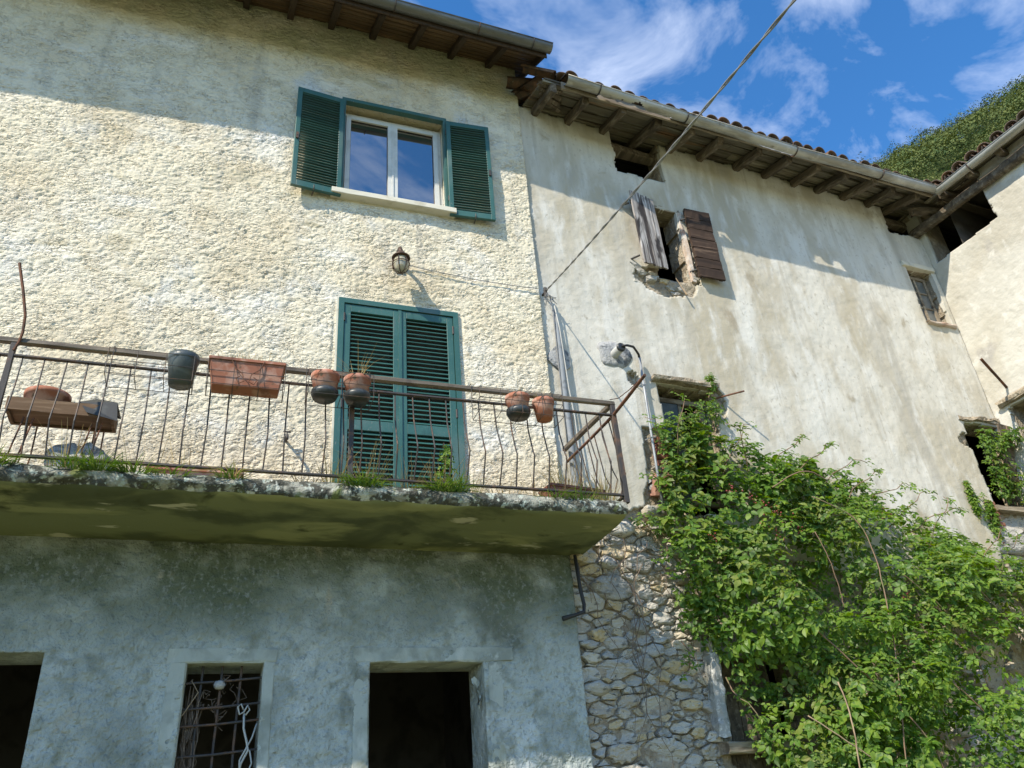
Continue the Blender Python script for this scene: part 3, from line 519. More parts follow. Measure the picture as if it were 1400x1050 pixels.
# right-hand return of the railing
MB().beam((2.955, YR+.02, 3.945), (2.90, -.015, 3.945), .042, .042, seg=6, jit=.002, ch=.3).build('handrail_return', 'rail', railing)
MB().beam((2.965, YR+.02, 3.13), (2.91, -.01, 3.14), .025, .014, seg=4, jit=.002).build('bottom_bar', 'iron', railing)
for i in range(6):
    f = (i+.8)/7; yy = YR*(1-f); xx = 2.965-.055*f
    MB().tube([(xx, yy, 3.84), (xx+.05, yy, 3.45), (xx+.085, yy, 3.365), (xx+.06, yy, 3.30), (xx, yy, 3.13)], .0056, 6).build('baluster', 'iron', railing)
MB().tube([(2.95, -1.52, 3.88), (2.957, -1.2, 3.86), (2.953, YR, 3.835), (2.94, -.5, 3.83), (2.915, -.01, 3.825)], [.013, .015, .014, .013, .013], 7).build('projecting_bar', 'rust', railing)
MB().tube([(2.95, -1.50, 3.885), (2.96, -1.25, 3.905), (2.955, -1.05, 3.93), (2.93, -.95, 3.968)], .004, 5).build('tie_wire', 'rust', railing)
MB().tube([(-1.505, -1.02, 4.52), (-1.44, -1.01, 4.30), (-1.395, -.99, 4.12), (-1.39, -.965, 4.0), (-1.40, -.955, 3.93), (-1.42, -.945, 3.87)], .010, 6).build('bent_rod', 'rust', railing)
# lamp, tap, cables on the house wall
lamp = thing('wall_lamp', 'small brown wall lamp with ribbed glass jar above the green balcony door', 'lamp', (1.335, -.03, 5.79))
lamp.scale = (1.2, 1.2, 1.2)
MB().box(-.035, .035, -.012, .03, -.03, .09).build('wall_plate', 'lampmetal', lamp)
MB().tube([(0, -.01, .05), (0, -.06, .085), (0, -.12, .08), (0, -.15, .03), (0, -.15, -.01)], .018, 8).build('arm', 'lampmetal', lamp, True)
MB().lathe([(.0, .02), (.03, .015), (.045, -.01), (.072, -.035), (.075, -.045), (.06, -.045), (0, -.04)], 20, (0, -.15, 0)).build('lamp_cap', 'lampmetal', lamp, True)
MB().lathe([(.048, -.045), (.058, -.07), (.060, -.11), (.052, -.15), (.034, -.175), (0, -.185)], 20, (0, -.15, 0)).build('glass_jar', 'lampglass', lamp, True)
b = MB()
for j in range(6):
    a = j*math.pi/3; b.tube([(math.cos(a)*r_, -.15+math.sin(a)*r_, z) for r_, z in ((.060, -.044), (.067, -.09), (.063, -.13), (.042, -.175), (.0, -.195))], .0035, 5)
b.tube([(.069*math.cos(a*math.pi/8), -.15+.069*math.sin(a*math.pi/8), -.10) for a in range(16)], .0035, 5, True)
b.build('lamp_cage', 'lampmetal', lamp)
tap = thing('garden_tap', 'small dark tap sticking out of the cream wall behind the railing', 'tap', (.41, -.02, 3.82))
MB().tube([(0, .04, 0), (0, -.07, 0), (0, -.11, -.01), (0, -.12, -.05)], .011, 8).build('spout', 'iron', tap, True)
b = MB(); b.tube([(0, -.06, 0), (0, -.06, .045)], .006, 6).tube([(-.03, -.06, .047), (.03, -.06, .047)], .006, 6); b.build('handle', 'iron', tap)
def vine(name, pts, r, ma, label, cat, group=None, parent=None, n=6):
    o = MB().tube(pts, r, n).build(name, ma, parent, True)
    if parent is None: tag(o, label, cat, group)
    return o
def catenary(p0, p1, sag, n=16): return [Vector(p0).lerp(Vector(p1), i/n)-Vector((0, 0, sag*4*(i/n)*(1-i/n))) for i in range(n+1)]
vine('wall_cable', [Vector(p)+V3(0, -.035, rng.uniform(-.004, .004)) for p in catenary((1.36, 0, 5.82), (2.80, 0, 5.76), .03, 20)], .0045, 'cable', 'thin cable stapled along the cream wall beside the lamp', 'cable')
# twisted overhead cable
A_, B_ = Vector((2.885, -.075, 5.73)), Vector((1.30, -5.30, 2.62))
B_ = Vector((2.05, -4.55, 3.92)); B_ = A_+(B_-A_)*1.75
oc = thing('overhead_cable', 'twisted grey power cable running down from the sky to the wall corner', 'cable', A_)
pts = catenary((0, 0, 0), B_-A_, .10, 260)
for ph in (0, math.pi):
    d = (B_-A_).normalized(); e1 = d.orthogonal().normalized(); e2 = d.cross(e1)
    MB().tube([p+(e1*math.cos(i*.42+ph)+e2*math.sin(i*.42+ph))*.0048 for i, p in enumerate(pts)], .0050, 6).build('cable_strand', 'cable', oc, True)
b = MB(); b.tube([(0, 0, 0), (.0, .05, .01), (.0, .12, .01)], .012, 7).tube([(-.0, .04, .05), (0, .04, -.06)], .02, 8); b.build('anchor_hook', 'iron', oc)
b = MB()
for i in range(7):
    a = Vector((.01, .02, -.02)); b.tube([a, a+V3(rng.uniform(-.05, .08), rng.uniform(-.06, .03), rng.uniform(-.10, .02)), a+V3(rng.uniform(-.02, .12), rng.uniform(-.06, .06), rng.uniform(-.16, -.05))], .0035, 5)
b.build('loose_wires', 'cable', oc)

# ================================================================== right house (old)
RA = R(3.3); RO = Vector((2.83, .03, 0)); RX = Vector((math.cos(RA), math.sin(RA), 0)); RN = Vector((-math.sin(RA), math.cos(RA), 0))
old = thing('old_house', 'crumbling lime-plastered stone house with rotten eaves and broken wooden shutters', 'house', RO, RA)
SE = 6.42
O_MID = (1.60, 2.02, 6.34, 7.41); O_AT1 = (1.27, 1.98, 7.88, 9.0); O_AT2 = (5.80, 6.40, 8.07, 9.0); O_SM = (5.83, 6.31, 6.50, 7.44); O_LOW = (1.27, 1.96, 3.45, 4.87); O_RL = (5.74, 6.38, 3.85, 4.98); O_DR = (1.36, 2.2, .6, 2.12)
def wob(X, Z, k, s, f=6): return k*fbm(X*f, Z*f, s, 4)
def opn(X, Z):
    m = np.zeros(X.shape, bool)
    for i, (r_, k) in enumerate(((O_MID, .03), (O_AT1, .035), (O_AT2, .05), (O_SM, .02), (O_LOW, .03), (O_RL, .04), (O_DR, .02))):
        m |= inr(X+wob(X, Z, k, 70+i), Z+wob(X, Z, k, 80+i), r_)
    return m
def plaster_keep(X, Z):
    bz = np.interp(X, [0, .55, .85, .95, 1.0, 1.30, 1.5, 2.5, 4.5, 5.5, 5.7, 6.5], [3.25, 3.38, 3.45, 3.75, 4.32, 4.32, 3.5, 3.0, 2.9, 3.2, 3.85, 3.85])
    k = Z > bz+wob(X, Z, .10, 90, 5)+wob(X, Z, .05, 92, 16)
    k &= ~opn(X, Z)
    dx_, dz_ = (X-1.66)/.42, (Z-6.26)/.21
    k &= ~((dx_**2+dz_**2+.55*fbm(X*7, Z*7, 95, 4) < 1) & (Z < 6.62+.1*fbm(X*9, Z*3, 99, 2)))
    k &= ~(inr(X+wob(X, Z, .06, 96, 9), Z, (1.98, 2.16, 6.3, 7.0)))
    k &= ~(((X-2.0)/.11)**2+((Z-4.72)/.22)**2+.5*fbm(X*10, Z*10, 97, 3) < 1)
    k &= ~(((X-.99)/.07)**2+((Z-4.88)/.09)**2+.6*fbm(X*14, Z*14, 98, 3) < 1)
    k &= ~(((X-5.70)/.13)**2+((Z-4.72)/.10)**2+.5*fbm(X*10, Z*10, 94, 3) < 1)
    k &= Z < 8.55+.03*fbm(X*4, Z*0, 93, 3)
    return k
def h_pl(X, Z): return .012*fbm(X*.9, Z*.9, 41, 3)+.007*fbm(X*4.5, Z*4.5, 43, 4)+.003*fbm(X*22, Z*22, 45, 3)
xs = np.arange(0, SE+.001, .018); zs = np.arange(2.6, 8.62, .018)
wall_grid('plaster_wall', xs, zs, h_pl, plaster_keep, 'plaster', old, .06)
def h_mo(X, Z): return .030*flakes(X*7, Z*9, 51)+.02*fbm(X*5, Z*5, 53, 4)+.008*fbm(X*25, Z*25, 54, 2)-.012
xs = np.arange(0, SE+.001, .028); zs = np.arange(-.1, 8.62, .028)
stonewall = wall_grid('stone_wall', xs, zs, h_mo, lambda X, Z: ~opn(X, Z), 'mortar', old, .24, .05)
shell(old, .03, SE+2.5, .12, 6.0, .02, 8.9, (3.2, 6.0))
# field stones of the bare wall
def clip(poly, nx, nz, d):
    o_ = []
    for i in range(len(poly)):
        a, b_ = poly[i-1], poly[i]; fa = a[0]*nx+a[1]*nz-d; fb_ = b_[0]*nx+b_[1]*nz-d
        if (fa < 0) != (fb_ < 0):
            t = fa/(fa-fb_); o_.append((a[0]+(b_[0]-a[0])*t, a[1]+(b_[1]-a[1])*t))
        if fb_ <= 0: o_.append(b_)
    return o_
AN = .50
def stones(rect, radii, ok, parent, gap=.0048, name='stone', cap=180):
    """rubble masonry: power diagram of unequal sites, each cell an angular uneven stone"""
    x0, x1, z0, z1 = rect; pts = []
    for r_, tries in radii:
        for _ in range(tries):
            x, z = rng.uniform(x0*AN, x1*AN), rng.uniform(z0, z1); rr = r_*rng.uniform(.8, 1.2)
            if all((x-p[0])**2+(z-p[1])**2 > ((rr+p[2])*.86)**2 for p in pts): pts.append((x, z, rr))
    cells = []
    for i, p in enumerate(pts):
        if not ok(p[0]/AN, p[1]): continue
        poly = [(p[0]-.3, p[1]-.3), (p[0]+.3, p[1]-.3), (p[0]+.3, p[1]+.3), (p[0]-.3, p[1]+.3)]
        near = sorted(((q[0]-p[0])**2+(q[1]-p[1])**2, q) for k, q in enumerate(pts) if k != i)[:24]
        for d2, q in near:
            dd = math.sqrt(d2); ux, uz = (q[0]-p[0])/dd, (q[1]-p[1])/dd
            t = (d2+p[2]**2-q[2]**2)/(2*dd); poly = clip(poly, ux, uz, p[0]*ux+p[1]*uz+t-gap*rng.uniform(-.2, 2.2))
            if len(poly) < 3: break
        for nx, nz, d in ((-1, 0, -x0*AN), (1, 0, x1*AN), (0, -1, -z0), (0, 1, z1)):
            if len(poly) >= 3: poly = clip(poly, nx, nz, d)
        if len(poly) < 3: continue
        poly = [(a/AN, b_) for a, b_ in poly]
        per = []; L_ = 0
        for k in range(len(poly)):
            a, b_ = poly[k-1], poly[k]; l = math.hypot(b_[0]-a[0], b_[1]-a[1]); per.append((a, b_, l)); L_ += l
        if L_ > .07: cells.append((L_, poly, per))
    cells.sort(key=lambda c: -c[0]); rub = MB()
    for ci, (L_, poly, per) in enumerate(cells):
        cx_ = sum(a for a, _ in poly)/len(poly); cz_ = sum(b_ for _, b_ in poly)/len(poly)
        m = 14 if L_ > .4 else (11 if L_ > .2 else 8); ring = []; jo = min(.010, L_*.014)
        J = lambda k: rng.uniform(-k, k)
        for a, b_, l in per:
            ring.append((b_[0]-cx_+J(jo*.6), b_[1]-cz_+J(jo*.6)))
            for q in ((.35, .68) if l > .12 else ((.5,) if l > .035 else ())): ring.append((a[0]+(b_[0]-a[0])*q-cx_+J(jo), a[1]+(b_[1]-a[1])*q-cz_+J(jo)))
        m = len(ring)
        ring.sort(key=lambda q: math.atan2(q[1], q[0]))
        pr_ = -.004-min(.07, L_*.085)*rng.uniform(-.2, 1.15); tx, tz = J(.30), J(.30)-.05
        ox, oz = J(.25)*.3, J(.25)*.3
        vs = [(a, .12, b_) for a, b_ in ring]
        vs += [(a, .028+J(.008), b_) for a, b_ in ring]
        vs += [(a*.965+J(jo*.6), pr_*.75+.002+a*tx+b_*tz+J(.010), b_*.965+J(jo*.6)) for a, b_ in ring]
        f2 = rng.uniform(.5, .78)
        vs += [(a*f2+J(jo), pr_+a*tx+b_*tz+J(.007), b_*f2+J(jo)) for a, b_ in ring]
        vs.append((ox*L_*.1, pr_+J(.008), oz*L_*.1))
        fs = [(k*m+j, k*m+(j+1) % m, (k+1)*m+(j+1) % m, (k+1)*m+j) for k in range(3) for j in range(m)]+[(3*m+j, 3*m+(j+1) % m, 4*m) for j in range(m)]
        if ci < cap and L_ > .20:
            b = MB(); b.add(vs, fs); b.build(name, 'stone', parent, L_ > .5 and rng.random() < .4, (cx_, .03, cz_))
        else: rub.add([(a+cx_, b_+.03, c+cz_) for a, b_, c in vs], fs)
    if rub.v: o = rub.build('rubble', 'rubble', parent); o['kind'] = 'stuff'
    return len(cells)
def bare(s, z): 
    X, Z = np.array([s]), np.array([z]); return not plaster_keep(X, Z)[0] and not opn(X, Z)[0]
n1 = stones((0.0, 1.25, 1.0, 3.9), [(.095, 6), (.07, 40), (.052, 150), (.038, 460), (.028, 1500), (.018, 1700)], lambda s, z: bare(s, z) and (z < 3.35 or s > .9), stonewall, cap=200)
n2 = stones((3.9, 6.40, .9, 3.84), [(.16, 40), (.12, 120), (.08, 240)], lambda s, z: bare(s, z) and (s > 4.15) and (z < 2.3 or s > 5.3), stonewall, cap=60)
n3 = stones((1.2, 2.15, 5.95, 6.45), [(.04, 14), (.026, 60), (.018, 90)], lambda s, z: bare(s, z) and rng.random() < .35, stonewall, cap=20)
# bricks at the window jambs
def brick(x, y, z, l=.20, h=.05, d=.11, rz=0):
    b = MB().beam((-l/2, 0, 0), (l/2, 0, 0), d, h, seg=3, jit=.005, ch=.35); o = b.build('brick', 'brick', stonewall, False, (x, y, z)); o.rotation_euler = (0, R(rng.uniform(-3, 3)), R(rz)); return o
for i in range(7): brick(1.19+rng.uniform(-.02, .02), .03, 3.82+i*.062, .15+rng.uniform(-.02, .03), .05)
for i in range(9): brick(5.66+rng.uniform(-.03, .03), .035, 3.38+i*.062, .17+rng.uniform(-.03, .03), .05)
MB().beam((1.05, .02, 3.58), (1.10, .02, 3.78), .16, .12, (0, 1, 0), 4, .012, .4).build('stone', 'brick', stonewall)
# hatch with a leaning granite jamb
MB().beam((1.245, -.02, 1.44), (1.275, -.03, 2.10), .105, .16, (0, 1, 0), 12, .011, .55).build('door_jamb', 'paleslab', old)
MB().beam((1.22, .01, 2.175), (1.92, .01, 2.16), .22, .12, seg=6, jit=.008, ch=.35).build('door_lintel', 'paleslab', old)
MB().beam((1.22, -.03, 1.37), (2.0, -.03, 1.36), .18, .09, seg=6, jit=.006, ch=.3).build('door_sill', 'oldwood', old)
for i in range(5):
    MB().beam((1.36+i*.13, .10, 1.2), (1.36+i*.13, .10, 2.1), .12, .025, (0, 1, 0), 5, .003).build('door_plank', 'beam', old)
# upper window: broken shutters
MB().beam((1.55, .10, 7.43), (2.08, .10, 7.43), .2, .06, seg=4, jit=.006).build('window_lintel', 'oldwood', old)
sh1 = MB().beam((.02, .006, .10), (.36, .006, .10), .03, .07, seg=4, jit=.003).beam((.02, .006, .93), (.36, .006, .94), .03, .06, seg=4, jit=.003).build('shutter', 'plankv', old); sh1.location = (1.31, -.105, 6.38); sh1.rotation_euler = (0, R(-1), R(9))
xw = 0
for wd in (.085, .075, .105, .095): 
    MB().beam((xw+wd/2, -.022, rng.uniform(-.012, .01)), (xw+wd/2, -.022, 1.055+rng.uniform(-.012, .012)), wd-.006, .022, (0, 1, 0), 7, .003).build('plank', 'plankv', sh1); xw += wd
b = MB().tube([(.0, .02, .90), (-.05, .09, .90)], .012).tube([(.0, .02, .12), (-.05, .12, .12)], .012); b.build('hinge', 'iron', sh1)
sh2 = MB().beam((.03, .012, .02), (.03, .012, 1.04), .05, .025, (0, 1, 0), 5, .003).beam((.31, .012, .02), (.31, .012, 1.04), .05, .025, (0, 1, 0), 5, .003).build('shutter', 'plankh', old); sh2.location = (2.10, -.060, 6.38); sh2.rotation_euler = (0, R(0), R(-2.5))
zw = 0
for wd in (.15, .135, .16, .14, .15, .155, .155):
    MB().beam((rng.uniform(-.006, .004), -.014, zw+wd/2), (.345+rng.uniform(-.006, .006), -.014, zw+wd/2+rng.uniform(-.004, .004)), wd-.008, .024, (0, 1, 0), 6, .003).build('plank', 'plankh', sh2) if False else MB().beam((rng.uniform(-.006, .004), -.014, zw+wd/2), (.345+rng.uniform(-.006, .006), -.014, zw+wd/2), .024, wd-.008, (0, 0, 1), 6, .003).build('plank', 'plankh', sh2); zw += wd
b = MB().tube([(.0, .01, .90), (-.06, .06, .90)], .012).tube([(.0, .01, .12), (-.06, .07, .12)], .012); b.build('hinge', 'iron', sh2)
MB().beam((2.075, .02, 6.36), (2.06, .02, 7.40), .05, .06, (0, 1, 0), 6, .008).build('window_post', 'pink', old)
MB().tube([(1.80, -.01, 6.34), (1.84, -.03, 6.20), (1.865, -.06, 6.08)], [.005, .006, .012], 6).build('dangling_wire', 'drycane', old)
# small window in the corner: frame and panes
sw = MB(); rframe(sw, 5.84, 6.27, 6.54, 7.38, .045, .10, .15); swin = sw.build('window', 'oldwood', old)
MB().box(6.035, 6.07, .105, .145, 6.585, 7.335).build('mullion', 'oldwood', swin)
for z in (6.84, 7.10):
    for a, c in ((5.885, 6.035), (6.07, 6.225)): MB().box(a, c, .11, .14, z, z+.025).build('glazing_bar', 'oldwood', swin)
for a, c in ((5.884, 6.036), (6.069, 6.226)):
    for z0, z1 in ((6.584, 6.841), (6.864, 7.101), (7.124, 7.336)): MB().box(a, c, .123, .127, z0, z1).build('pane', 'oldglass', swin)
MB().beam((5.76, .03, 7.47), (6.36, .03, 7.475), .14, .075, seg=5, jit=.006).build('window_lintel', 'sill', old)
MB().beam((5.82, -.0, 6.49), (6.36, -.0, 6.50), .10, .04, seg=5, jit=.012, ch=.4).build('window_sill', 'pink', old)
# low window behind the brambles
lw = MB(); rframe(lw, 1.30, 1.93, 3.6, 4.80, .055, .16, .21); lwin = lw.build('window', 'oldwood', old)
MB().box(1.355, 1.60, .17, .19, 3.655, 4.745).build('window_panel', 'slate', lwin)
MB().box(1.60, 1.64, .158, .212, 3.655, 4.745).build('mullion', 'oldwood', lwin)
MB().beam((1.20, .02, 4.90), (2.02, .02, 4.905), .20, .06, seg=6, jit=.008, ch=.4).build('window_lintel', 'mortar', old)
# corner low window
MB().beam((5.70, .05, 5.02), (6.41, .05, 5.06), .16, .06, seg=8, jit=.018, ch=.4).build('window_lintel', 'mortar', old)
MB().beam((5.95, .22, 3.86), (5.90, .22, 4.95), .10, .08, (0, 1, 0), 6, .006).build('window_post', 'oldwood', old)
MB().beam((6.2, -.02, 4.2), (6.34, -.10, 4.95), .18, .03, (0, 1, 0), 6, .006).build('loose_board', 'beam', old)
MB().beam((5.70, .0, 3.82), (6.38, -.05, 3.80), .12, .06, seg=5, jit=.008).build('window_sill', 'oldwood', old)
# eaves
oroof = MB(); t18 = math.tan(R(18))
def zo(y): return 8.56+y*t18
oroof.add([(.10, -.56, zo(-.56)+.05), (SE+2.4, -.56, zo(-.56)+.05), (SE+2.4, 6.2, zo(6.2)+.05), (.02, 6.2, zo(6.2)+.05), (.10, -.56, zo(-.56)+.075), (SE+2.4, -.56, zo(-.56)+.075), (SE+2.4, 6.2, zo(6.2)+.075), (.02, 6.2, zo(6.2)+.075)],
          [(3, 2, 1, 0), (4, 5, 6, 7), (0, 1, 5, 4), (1, 2, 6, 5), (2, 3, 7, 6), (3, 0, 4, 7)])
orf = oroof.build('roof', 'sheath', old)
for x in (.20, .66, 1.14, 1.66, 2.14, 2.60, 3.20, 3.67, 4.15, 4.60, 5.06, 5.5, 5.9):
    e = -.50+rng.uniform(-.06, .03); MB().beam((x+rng.uniform(-.02, .02), e, zo(e)-.055), (x+rng.uniform(-.03, .03), .5, zo(.5)-.055), .09+rng.uniform(-.015, .02), .11, (0, -t18, 1), 6, .007, .4).build('rafter', 'beam', orf)
y = -.56
while y < .15:
    bw = rng.uniform(.11, .17); x = .08
    while x < SE:
        ln = rng.uniform(1.4, 3.0); x2 = min(x+ln, SE+.1); sk_ = rng.uniform(-.012, .012)
        if rng.random() > .11: MB().beam((x, y+bw/2-sk_, zo(y+bw/2)+.022+rng.uniform(-.004, .004)), (x2-.01, y+bw/2+sk_, zo(y+bw/2)+.022+rng.uniform(-.006, .004)), bw-rng.uniform(.012, .035), .022, (0, -t18, 1), 8, .004).build('sheathing_board', 'sheath', orf)
        x = x2
    y += bw
MB().beam((.02, .16, 8.42), (SE, .18, 8.44), .14, .12, seg=14, jit=.012, ch=.4).build('wall_plate', 'beam', orf)
def gz(x): return .026*math.sin(x*1.1+1)+.012*math.sin(x*3.1)
GZ = 8.375; GY = -.645
def ghole(x, j): return (.75 < x < 1.75 and j > 6+2.2*math.sin(x*9)+1.2*math.sin(x*23)) or (3.05 < x < 3.75 and 6 < j < 9+math.sin(x*20)*2)
for a, c in ((.33, 1.98), (1.95, 3.62), (3.60, 6.155)):
    gg = gutter('gutter', a, c, GY, GZ, a and (.068 if a != 1.95 else .071), 'zinc', old, holes=ghole if a < 3.5 else None, seg=60, zfun=gz)
for x in (.75, 1.95, 3.61, 5.1):
    MB().tube([(x, GY+.075*math.cos(math.pi+math.pi*j/10), GZ+gz(x)+.075*math.sin(math.pi+math.pi*j/10)) for j in range(11)]+[(x, GY+.2, GZ+gz(x)+.05)], .009, 5).build('gutter_bracket', 'iron', gg)
MB().beam((.30, -.562, 8.385), (2.6, -.562, 8.375), .024, .11, seg=12, jit=.006).build('eaves_board', 'oldwood', orf)
MB().beam((2.61, -.562, 8.385), (6.15, -.562, 8.39), .024, .11, seg=16, jit=.006).build('eaves_board', 'oldwood', orf)
def tile_mesh(r0=.088, r1=.070, ln=.42, n=9, conc=False):
    b = MB(); vs = []
    for yy, rr in ((0, r0), (ln*.5, (r0+r1)/2), (ln, r1)):
        for q in (rr, rr-.014):
            for j in range(n+1):
                a = math.pi*j/n; z = q*math.sin(a)*.85; vs.append((-q*math.cos(a), yy, -z if conc else z))
    m = 2*(n+1); fs = []
    for i in range(2):
        for j in range(n):
            fs.append((i*m+j, i*m+j+1, (i+1)*m+j+1, (i+1)*m+j)); fs.append((i*m+n+1+j, (i+1)*m+n+1+j, (i+1)*m+n+2+j, i*m+n+2+j))
    for i in (0, 2):
        for j in range(n): fs.append((i*m+j, i*m+n+1+j, i*m+n+2+j, i*m+j+1))
    b.add(vs, fs); me = b.mesh('tile', True); me.materials.append(M['tile']); return me
tmc, tmp = tile_mesh(), tile_mesh(conc=True)
def tiles(parent, x0, x1, ye, zf, slope, rows=2, pitch=.195, skip=()):
    x = x0; i = 0
    while x < x1:
        for r_ in range(rows):
            yy = ye+r_*.34; jz = rng.uniform(-.006, .012)
            if (i, r_) not in skip:
                o = obj('roof_tile', tmc, None, parent, (x+rng.uniform(-.015, .015), yy+rng.uniform(-.035, .02), zf(yy)+.125+.012*r_+jz)); o.rotation_euler = (math.atan(slope)-.04, R(rng.uniform(-5, 5)), R(rng.uniform(-4, 4)))
            o = obj('roof_tile', tmp, None, parent, (x+pitch/2+rng.uniform(-.01, .01), yy+rng.uniform(-.02, .02), zf(yy)+.155+.012*r_)); o.rotation_euler = (math.atan(slope)-.04, 0, R(rng.uniform(-2, 2)))
        x += pitch; i += 1
tiles(orf, .42, 6.55, -.62, zo, t18, 3)
# broken tiles at the ragged roof end
for (x, y, z, rx, ry, rz) in ((.12, -.42, 8.54, 14, 20, 30), (.24, -.54, 8.53, 30, -14, 55), (.32, -.60, 8.50, 10, 10, -10), (.18, -.32, 8.60, 20, 40, 80), (.08, -.2, 8.62, 18, 0, 12)):
    o = obj('roof_tile', tmc, None, orf, (x, y, z)); o.rotation_euler = (R(rx), R(ry), R(rz))
for i in range(4):
    MB().beam((.04+i*.05, -.50+i*.07, 8.40+i*.02), (.36+i*.04, -.45+i*.1, 8.41+i*.02), .05, .035, seg=4, jit=.01, ch=.4).build('broken_board', 'beam', orf)
# vent stub, conduit and corner pipe on the old wall
vent = thing('vent_pipe', 'short white pipe stub in a grey cement patch feeding a thin metal conduit', 'pipe', RO+RX*.80+RN*0, RA)
vent.location.z = 5.13
pm = MB(); ring = [(.20*math.cos(a)*(1+.12*math.sin(a*3+1)+rng.uniform(-.07, .07)), .19*math.sin(a)*(1+.2*math.cos(a*2)+rng.uniform(-.07, .07))) for a in [i*math.pi/11 for i in range(22)]]
pm.add([(a, .03, b_) for a, b_ in ring]+[(a*.97, -.012+rng.uniform(-.004, .004), b_*.97) for a, b_ in ring]+[(a*.6, -.014+rng.uniform(-.003, .003), b_*.6) for a, b_ in ring]+[(0, -.014, 0)],
       [(k*22+j, k*22+(j+1) % 22, (k+1)*22+(j+1) % 22, (k+1)*22+j) for k in range(2) for j in range(22)]+[(44+j, 44+(j+1) % 22, 66) for j in range(22)])
pm.build('cement_patch', 'cement', vent, True)
MB().lathe([(.046, -.02), (.046, .15), (.038, .15), (.038, -.02)], 20, axis='y').build('stub', 'whitetube', vent, True)
MB().lathe([(.040, .140), (.048, .145), (.048, .165), (.03, .17), (0, .17)], 20, axis='y').build('stub_cap', 'black', vent, True)
MB().tube([(.0, -.185, .0), (.06, -.185, .015), (.14, -.17, .02), (.22, -.10, .02), (.262, -.065, .01), (.27, -.055, -.03)], .013, 8).build('elbow', 'darkcable', vent, True)
MB().tube([(.27, -.055, -.02), (.262, -.05, -.6), (.245, -.055, -1.2), (.235, -.06, -1.68)], .0145, 8).build('conduit', 'galv', vent, True)
b = MB()
for z in (-.35, -.95, -1.5): b.tube([(.21, .02, z), (.235, -.065, z), (.275, -.075, z), (.29, .02, z)], .006, 5)
b.build('conduit_clip', 'galv', vent)
dp = thing('corner_pipe', 'grey-blue painted pipe with loose cables beside the rough house corner', 'pipe', RO+RX*.10, RA)
MB().tube([(.035, -.045, 3.08), (.04, -.05, 3.6), (.045, -.045, 4.4), (.055, -.04, 5.1), (.05, -.03, 5.55)], [.034, .034, .032, .026, .015], 9).build('pipe', 'bluepipe', dp, True)
MB().tube([(.02, -.08, 5.66), (.07, -.06, 5.3), (.09, -.06, 4.6), (.12, -.05, 4.3), (.11, -.07, 3.7), (.13, -.07, 3.2)], .007, 6).build('pipe_cable', 'whitetube', dp, True)
MB().tube([(.0, -.07, 5.70), (.02, -.05, 5.3), (.012, -.05, 4.7), (.0, -.06, 4.0)], .006, 6).build('pipe_cable', 'cable', dp, True)
pm = MB(); ring = [(.13*math.cos(a)*(1+rng.uniform(-.2, .2)), .14*math.sin(a)*(1+rng.uniform(-.2, .2))) for a in [i*math.pi/8 for i in range(16)]]
pm.add([(a+.06, .02, b_+4.98) for a, b_ in ring]+[(a*.95+.06, -.018, b_*.95+4.98) for a, b_ in ring]+[(.06, -.03, 4.98)], [(j, (j+1) % 16, 16+(j+1) % 16, 16+j) for j in range(16)]+[(16+j, 16+(j+1) % 16, 32) for j in range(16)])
pm.build('cement_patch', 'cement', dp)
vine('drain_pipe', [(2.86, -.06, 2.92), (2.87, -.07, 2.62), (2.885, -.075, 2.50), (2.87, -.09, 2.43), (2.78, -.10, 2.40), (2.67, -.10, 2.37)], [.016]*5+[.021], 'darkcable', 'dark bent drain pipe under the balcony corner', 'pipe', n=9)
for i, (a, c, l) in enumerate((((1.99, 0, 4.80), (2.31, -.24, 4.78), 'short rusty iron peg sticking out of the plaster above the brambles'),)):
    wv = lambda p: RO+RX*p[0]+RN*p[1]+Vector((0, 0, p[2]))
    tag(MB().tube([wv((a[0], .05, a[2])), wv((2.10, -.10, 4.79)), wv((2.20, -.22, 4.785))], .010, 6).build('iron_peg', 'rust'), l, 'peg')
# dry roots hanging over the bare stones
for i in range(12):
    s0 = rng.uniform(.2, 1.15); z0 = rng.uniform(2.3, 3.35); ln = rng.uniform(.5, 1.5); pts = []
    for k in range(9): pts.append(RO+RX*(s0+.10*math.sin(k*.5+i*1.7)+.04*math.sin(k*1.7+i)+rng.uniform(-.015, .015))+RN*(-.045-.012*math.sin(k*1.3))+Vector((0, 0, max(.6, z0-ln*k/8))))
    tag(MB().tube(pts, [.0045*(1-.07*k) for k in range(9)], 5).build('dry_vine', 'twine'), 'thin dry vine stem hanging over the bare stone wall', 'vine', 'dry vines on the stone wall')

# ================================================================== wing on the right
WO = RO+RX*SE; WA = -R(82)
wing = thing('side_house', 'ochre plastered house wing with zinc gutter meeting the old house at the corner', 'house', WO, WA)
wx, wn_ = Vector((math.cos(WA), math.sin(WA), 0)), Vector((-math.sin(WA), math.cos(WA), 0))
W_AT = (.08, 1.05, 7.58, 8.45); W_LOW = (.18, 1.0, 3.9, 5.18)
def wopen(X, Z): return inr(X+wob(X, Z, .03, 61), Z-.05*X+wob(X, Z, .03, 62), W_AT) | inr(X+wob(X, Z, .03, 63), Z+wob(X, Z, .03, 64), W_LOW)
xs = lines([-.14, 2.6, 6.5], [.02, .1]); zs = lines([2.6, 8.5], [.02])
wall_grid('plaster_wall', xs, zs, lambda X, Z: .02*fbm(X*1.5, Z*1.5, 65, 4)+.012*flakes(X*4, Z*4, 66)+.004*fbm(X*25, Z*25, 67, 2), lambda X, Z: ~wopen(X, Z) & (Z > 3.3+.12*fbm(X*4, Z*4, 68, 4)), 'wingplaster', wing, .06)
xs = lines([0, 2.6, 6.5], [.04, .2]); zs = lines([-.1, 8.5], [.04])
